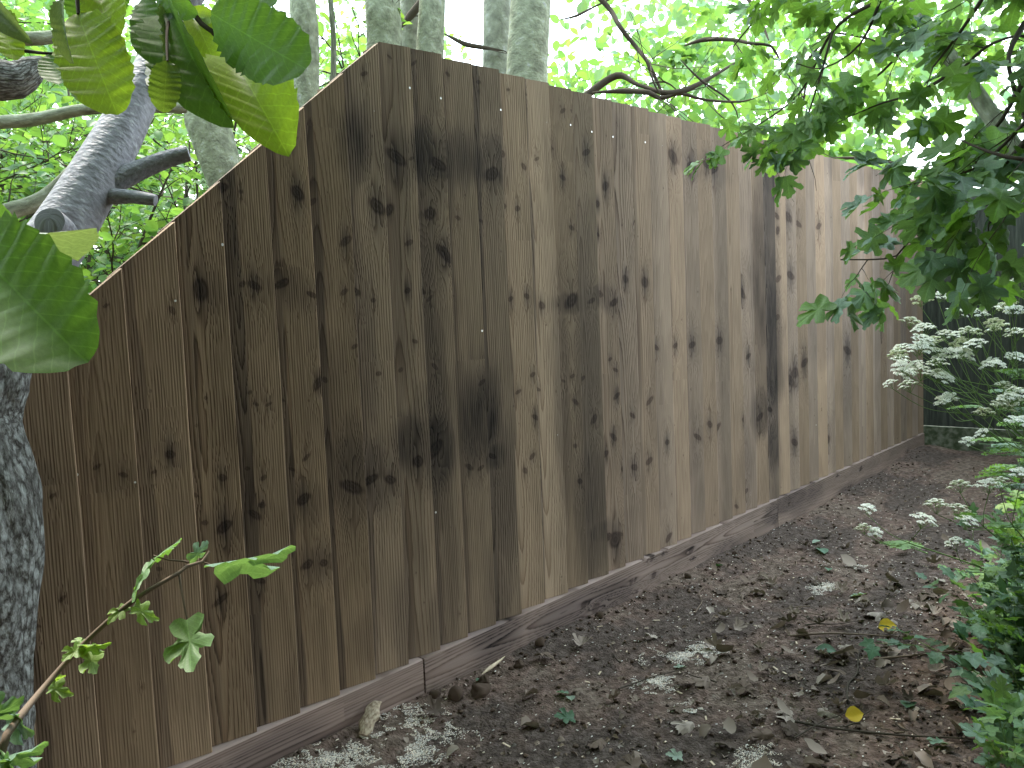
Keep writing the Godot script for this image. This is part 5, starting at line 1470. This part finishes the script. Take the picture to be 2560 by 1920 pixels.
func make_litter() -> void:
	# dead leaves, curled
	var shapes := []
	for k in 6:
		var a := blade(7, [0.04, 0.26, 0.38, 0.4, 0.34, 0.2, 0.0], 0.16, [0.9, 0.6, 0.4, 1.1, 0.2, 0.7][k], [0.5, -0.3, 0.7, 0.1, -0.6, 0.4][k], 0.05, 0.5, 500 + k)
		var b := lobed(MAPLE_HALF, Vector2(0, 0.38), [0.8, 0.5, -0.5, 0.7, 0.3, -0.7][k], [0.5, 0.9, 0.3, -0.5, 0.8, 0.4][k], 520 + k, 0.05)
		shapes.append(a if k % 2 == 0 else b)
	var meshes := []
	for k in 18:
		meshes.append(shapes[k % 6].done(M.dead[k % 5]))
	var placed := 0
	while placed < 280:
		var x := rng.randf_range(1.3, 4.2)
		var z := rng.randf_range(0.06, 1.45)
		# thickest towards the verge and round the middle of the path
		var w := smoothstep(0.1, 1.1, z + (x - 2.5) * 0.12) + 0.08
		if x > 3.2:
			w *= 0.45
		if not on_path(x, z) or rng.randf() > w:
			continue
		lone("dead_leaf", meshes[rng.randi() % 18], flat_tf(x, z, rng.randf_range(0.028, 0.07), 0.014, 0.5, rng.randf_range(0.7, 1.1)), "dry curled brown leaf lying on the bare soil path", "leaf", "dead leaves on the path")
		placed += 1
	var bits := []
	for k in 5200:
		var x := rng.randf_range(1.1, 5.8)
		var z := rng.randf_range(0.04, 1.5)
		var w := smoothstep(0.0, 1.0, z + (x - 2.5) * 0.1) * (0.45 if x > 3.4 else 1.0) + 0.12
		if on_path(x, z) and rng.randf() < w:
			bits.append(flat_tf(x, z, rng.randf_range(0.006, 0.022), 0.003, 0.7, rng.randf_range(0.5, 1.2)))
	for k in 3:
		var part_bits := []
		for j in range(k, bits.size(), 3):
			part_bits.append(bits[j])
		var o := many(numbered("leaf_litter"), shapes[k].done(M.dead[[0, 1, 4][k]]), part_bits, self, 0.4, 0.06)
		tag(o, "crumbled brown leaf litter strewn over the soil path", "litter", "leaf litter on the path", "stuff")
	# soil crumbs
	var lump := MB.new()
	var dirs := [Vector3(1, 0, 0), Vector3(-1, 0, 0.1), Vector3(0, 1, 0), Vector3(0, -1, 0), Vector3(0.1, 0, 1), Vector3(0, 0.1, -1)]
	for d in dirs:
		lump.add(d * rng.randf_range(0.7, 1.2), d)
	for f in [[0, 2, 4], [0, 2, 5], [0, 3, 4], [0, 3, 5], [1, 2, 4], [1, 2, 5], [1, 3, 4], [1, 3, 5]]:
		lump.tri(f[0], f[1], f[2])
	var crumbs := []
	for k in 16000:
		var x := rng.randf_range(1.0, 6.2)
		var z := rng.randf_range(0.01, 1.5)
		var w := 0.25 + 0.75 * (1.0 - smoothstep(0.05, 0.25, z)) + 0.4 * smoothstep(0.7, 1.2, z)
		w *= 1.0 - 0.6 * smoothstep(3.0, 5.0, x)
		if rng.randf() < w:
			var s := 0.0016 + 0.009 * pow(rng.randf(), 4.0)
			crumbs.append(Transform3D(Basis.from_euler(rv() * 3.0).scaled(Vector3(s, s * 0.8, s * rng.randf_range(0.7, 1.3))), Vector3(x, gy(x, z) + s * 0.4, z)))
	tag(many("soil_crumbs", lump.done(M.crumb), crumbs, self, 0.35, 0.05), "loose dark crumbs of soil along the foot of the fence", "soil", "", "stuff")
	# sawdust and fine chips left by the sawing
	var dust := []
	for j in range(0, SAWDUST.size(), 3):
		for k in int(3400 * SAWDUST[j + 2] / 0.16):
			var a := rng.randf() * TAU
			var q: float = SAWDUST[j + 2] * pow(rng.randf(), 0.75)
			var x: float = SAWDUST[j] + cos(a) * q
			var z: float = SAWDUST[j + 1] + sin(a) * q * 0.8
			if z < 0.012:
				continue
			if nz.get_noise_2d(x * 45.0, z * 45.0) + 0.7 * nz.get_noise_2d(x * 200.0, z * 200.0) < -0.2 + 0.4 * q / SAWDUST[j + 2]:
				continue
			var s := rng.randf_range(0.0007, 0.0022)
			dust.append(Transform3D(Basis.from_euler(rv() * 3.0).scaled(Vector3(s * 1.6, s * 0.6, s)), Vector3(x, gy(x, z) + s * 0.5 + 0.002, z)))
	for k in 1800:
		var x := rng.randf_range(1.1, 5.5)
		var z := rng.randf_range(0.02, 1.3)
		var s := rng.randf_range(0.001, 0.0035)
		dust.append(Transform3D(Basis.from_euler(rv() * 3.0).scaled(Vector3(s * 2.0, s * 0.4, s)), Vector3(x, gy(x, z) + s + 0.002, z)))
	tag(many("sawdust", lump.done(M.dust), dust, self, 0.3, 0.08), "pale sawdust scattered in patches on the soil", "sawdust", "", "stuff")
	# wood chips
	var chip := MB.new()
	chip.box(Vector3(-0.5, -0.05, -0.14), Vector3(0.5, 0.05, 0.14))
	var chip_mesh := chip.done(M.chip)
	for k in 70:
		var x := rng.randf_range(1.3, 4.0)
		var z := rng.randf_range(0.08, 1.3)
		var s := rng.randf_range(0.008, 0.026)
		var tf := Transform3D((Basis(Vector3.UP, rng.randf() * TAU) * Basis(Vector3(0, 0, 1), rng.randf_range(-0.3, 0.3))).scaled(Vector3(s, s * rng.randf_range(0.4, 1.0), s * rng.randf_range(0.5, 1.4))), Vector3(x, gy(x, z) + 0.004, z))
		lone("wood_chip", chip_mesh, tf, "small pale wood chip lying on the soil", "wood chip", "wood chips on the path")
	# twigs
	for k in 34:
		var x := rng.randf_range(1.6, 3.6)
		var z := rng.randf_range(0.25, 1.35)
		var ln := rng.randf_range(0.05, 0.16)
		if k < BIG_TWIGS.size() / 3:
			x = BIG_TWIGS[k * 3]; z = BIG_TWIGS[k * 3 + 1]; ln = BIG_TWIGS[k * 3 + 2]
		var az := rng.randf() * TAU
		if k < 8:
			az = [0.9, 1.1, -0.2, 0.6, 0.3, 0.2, -0.4, 0.8][k]
		var flat := []
		var d := Vector3(cos(az), 0, sin(az))
		for j in 5:
			var q := Vector3(x, 0, z) + d * ln * (j / 4.0 - 0.5) + rv() * ln * 0.04
			flat.append(Vector3(q.x, gy(q.x, q.z) + 0.006 + absf(rng.randf()) * 0.006, q.z))
			flat.append(lerpf(0.0032, 0.0014, j / 4.0) * (1.3 if ln > 0.3 else 0.8))
		lone("fallen_twig", tube_mesh(flat, 0.02, 6, M.pale_twig if k % 3 == 0 else M.twig), Transform3D(), "thin fallen twig lying on the soil path" if ln < 0.2 else "long thin fallen stick lying among the dead leaves", "twig", "short twigs on the path" if ln < 0.2 else "long sticks on the path")
	# fresh leaves
	for j in range(0, YELLOW_LEAVES.size(), 3):
		var x: float = YELLOW_LEAVES[j]
		var z: float = YELLOW_LEAVES[j + 1]
		lone("yellow_leaf", leaf_mesh("oval", 1, M.yellow), leaf_tf(Vector3(x, gy(x, z) + 0.02, z), Vector3(0.6, 0.15, 0.8), Vector3(-0.7, 0.8, 0.5), 0.062 * YELLOW_LEAVES[j + 2], 1.2), ["bright orange-yellow fallen leaf beside crossing sticks", "yellow-green fallen leaf on bare soil near pale chips"][j / 3], "leaf")
	for j in range(0, GREEN_LEAVES.size(), 3):
		var x: float = GREEN_LEAVES[j]
		var z: float = GREEN_LEAVES[j + 1]
		lone("green_leaf", leaf_mesh("maple" if j % 2 else "oval", 1, M.leaf[[6, 3, 2][j / 3 % 3]]), flat_tf(x, z, 0.055 * GREEN_LEAVES[j + 2] + 0.01, 0.008, 0.3, 1.0), "fresh green leaf fallen on the soil path", "leaf", "green leaves on the path")
	# broken bark piece, splinter and a clod by the gravel board
	var bark := MB.new()
	var rows := 9
	for j in rows:
		for q in 8:
			var an := TAU * q / 8.0
			var wd := (0.5 + 0.5 * sin(PI * (j + 0.6) / rows)) * (0.022 + 0.006 * rng.randf())
			var pos := Vector3((float(j) / (rows - 1) - 0.5) * 0.11 + 0.004 * rng.randf(), sin(an) * wd * 0.45 + 0.002 * rng.randf(), cos(an) * wd + 0.004 * sin(j * 1.7))
			bark.add(pos, Vector3(0, sin(an), cos(an)))
	for j in rows - 1:
		for q in 8:
			var n2 := (q + 1) % 8
			bark.tri(j * 8 + q, j * 8 + n2, j * 8 + 8 + q)
			bark.tri(j * 8 + n2, j * 8 + 8 + n2, j * 8 + 8 + q)
	for e in [0, rows - 1]:
		for q in 6:
			bark.tri(e * 8, e * 8 + q + 1, e * 8 + q + 2)
	bark.smooth()
	var c: Array
	lone("bark_piece", bark.done(M.bark_chunk), Transform3D(Basis(Vector3.UP, 0.5) * Basis(Vector3(0, 0, 1), 0.45), Vector3(1.33, gy(1.33, 0.06) + 0.03, 0.055)), "pale broken chunk of wood leaning on the gravel board", "wood chunk")
	var sp := MB.new()
	c = curve([Vector3(-0.06, 0.0, 0), 0.001, Vector3(-0.02, 0.006, 0.0), 0.006, Vector3(0.025, 0.01, 0), 0.005, Vector3(0.06, 0.016, 0), 0.001], 0.008)
	tube(sp, c[0], c[1], 8, 0.3, 5.0)
	sp.smooth()
	lone("splinter", sp.done(M.chip), Transform3D(Basis(Vector3.UP, 0.1), Vector3(1.82, gy(1.82, 0.06) + 0.012, 0.06)), "cream curved wood splinter at the gravel board joint", "splinter")
	for k in 9:
		var x: float = [1.62, 1.68, 1.75, 1.58, 2.05, 2.4, 3.0, 3.4, 1.9][k]
		var z: float = [0.09, 0.13, 0.08, 0.05, 0.06, 0.05, 0.06, 0.07, 0.1][k]
		var r: float = [0.022, 0.028, 0.018, 0.015, 0.016, 0.014, 0.014, 0.012, 0.016][k]
		var cl := MB.new()
		c = curve([Vector3(-r, 0, 0), r * 0.3, Vector3(-r * 0.6, 0, 0), r * 0.8, Vector3(0, 0, 0), r, Vector3(r * 0.6, 0, 0), r * 0.8, Vector3(r, 0, 0), r * 0.3], r * 0.2)
		tube(cl, c[0], c[1], 16, 1.1, 5.0 + k)
		cl.smooth()
		lone("soil_clod", cl.done(M.crumb), Transform3D(Basis.from_euler(Vector3(k, k * 2.0, k * 0.7)), Vector3(x, gy(x, z) + r * 0.5, z)), "rounded dark clod of soil beside the gravel board", "clod", "soil clods by the fence")
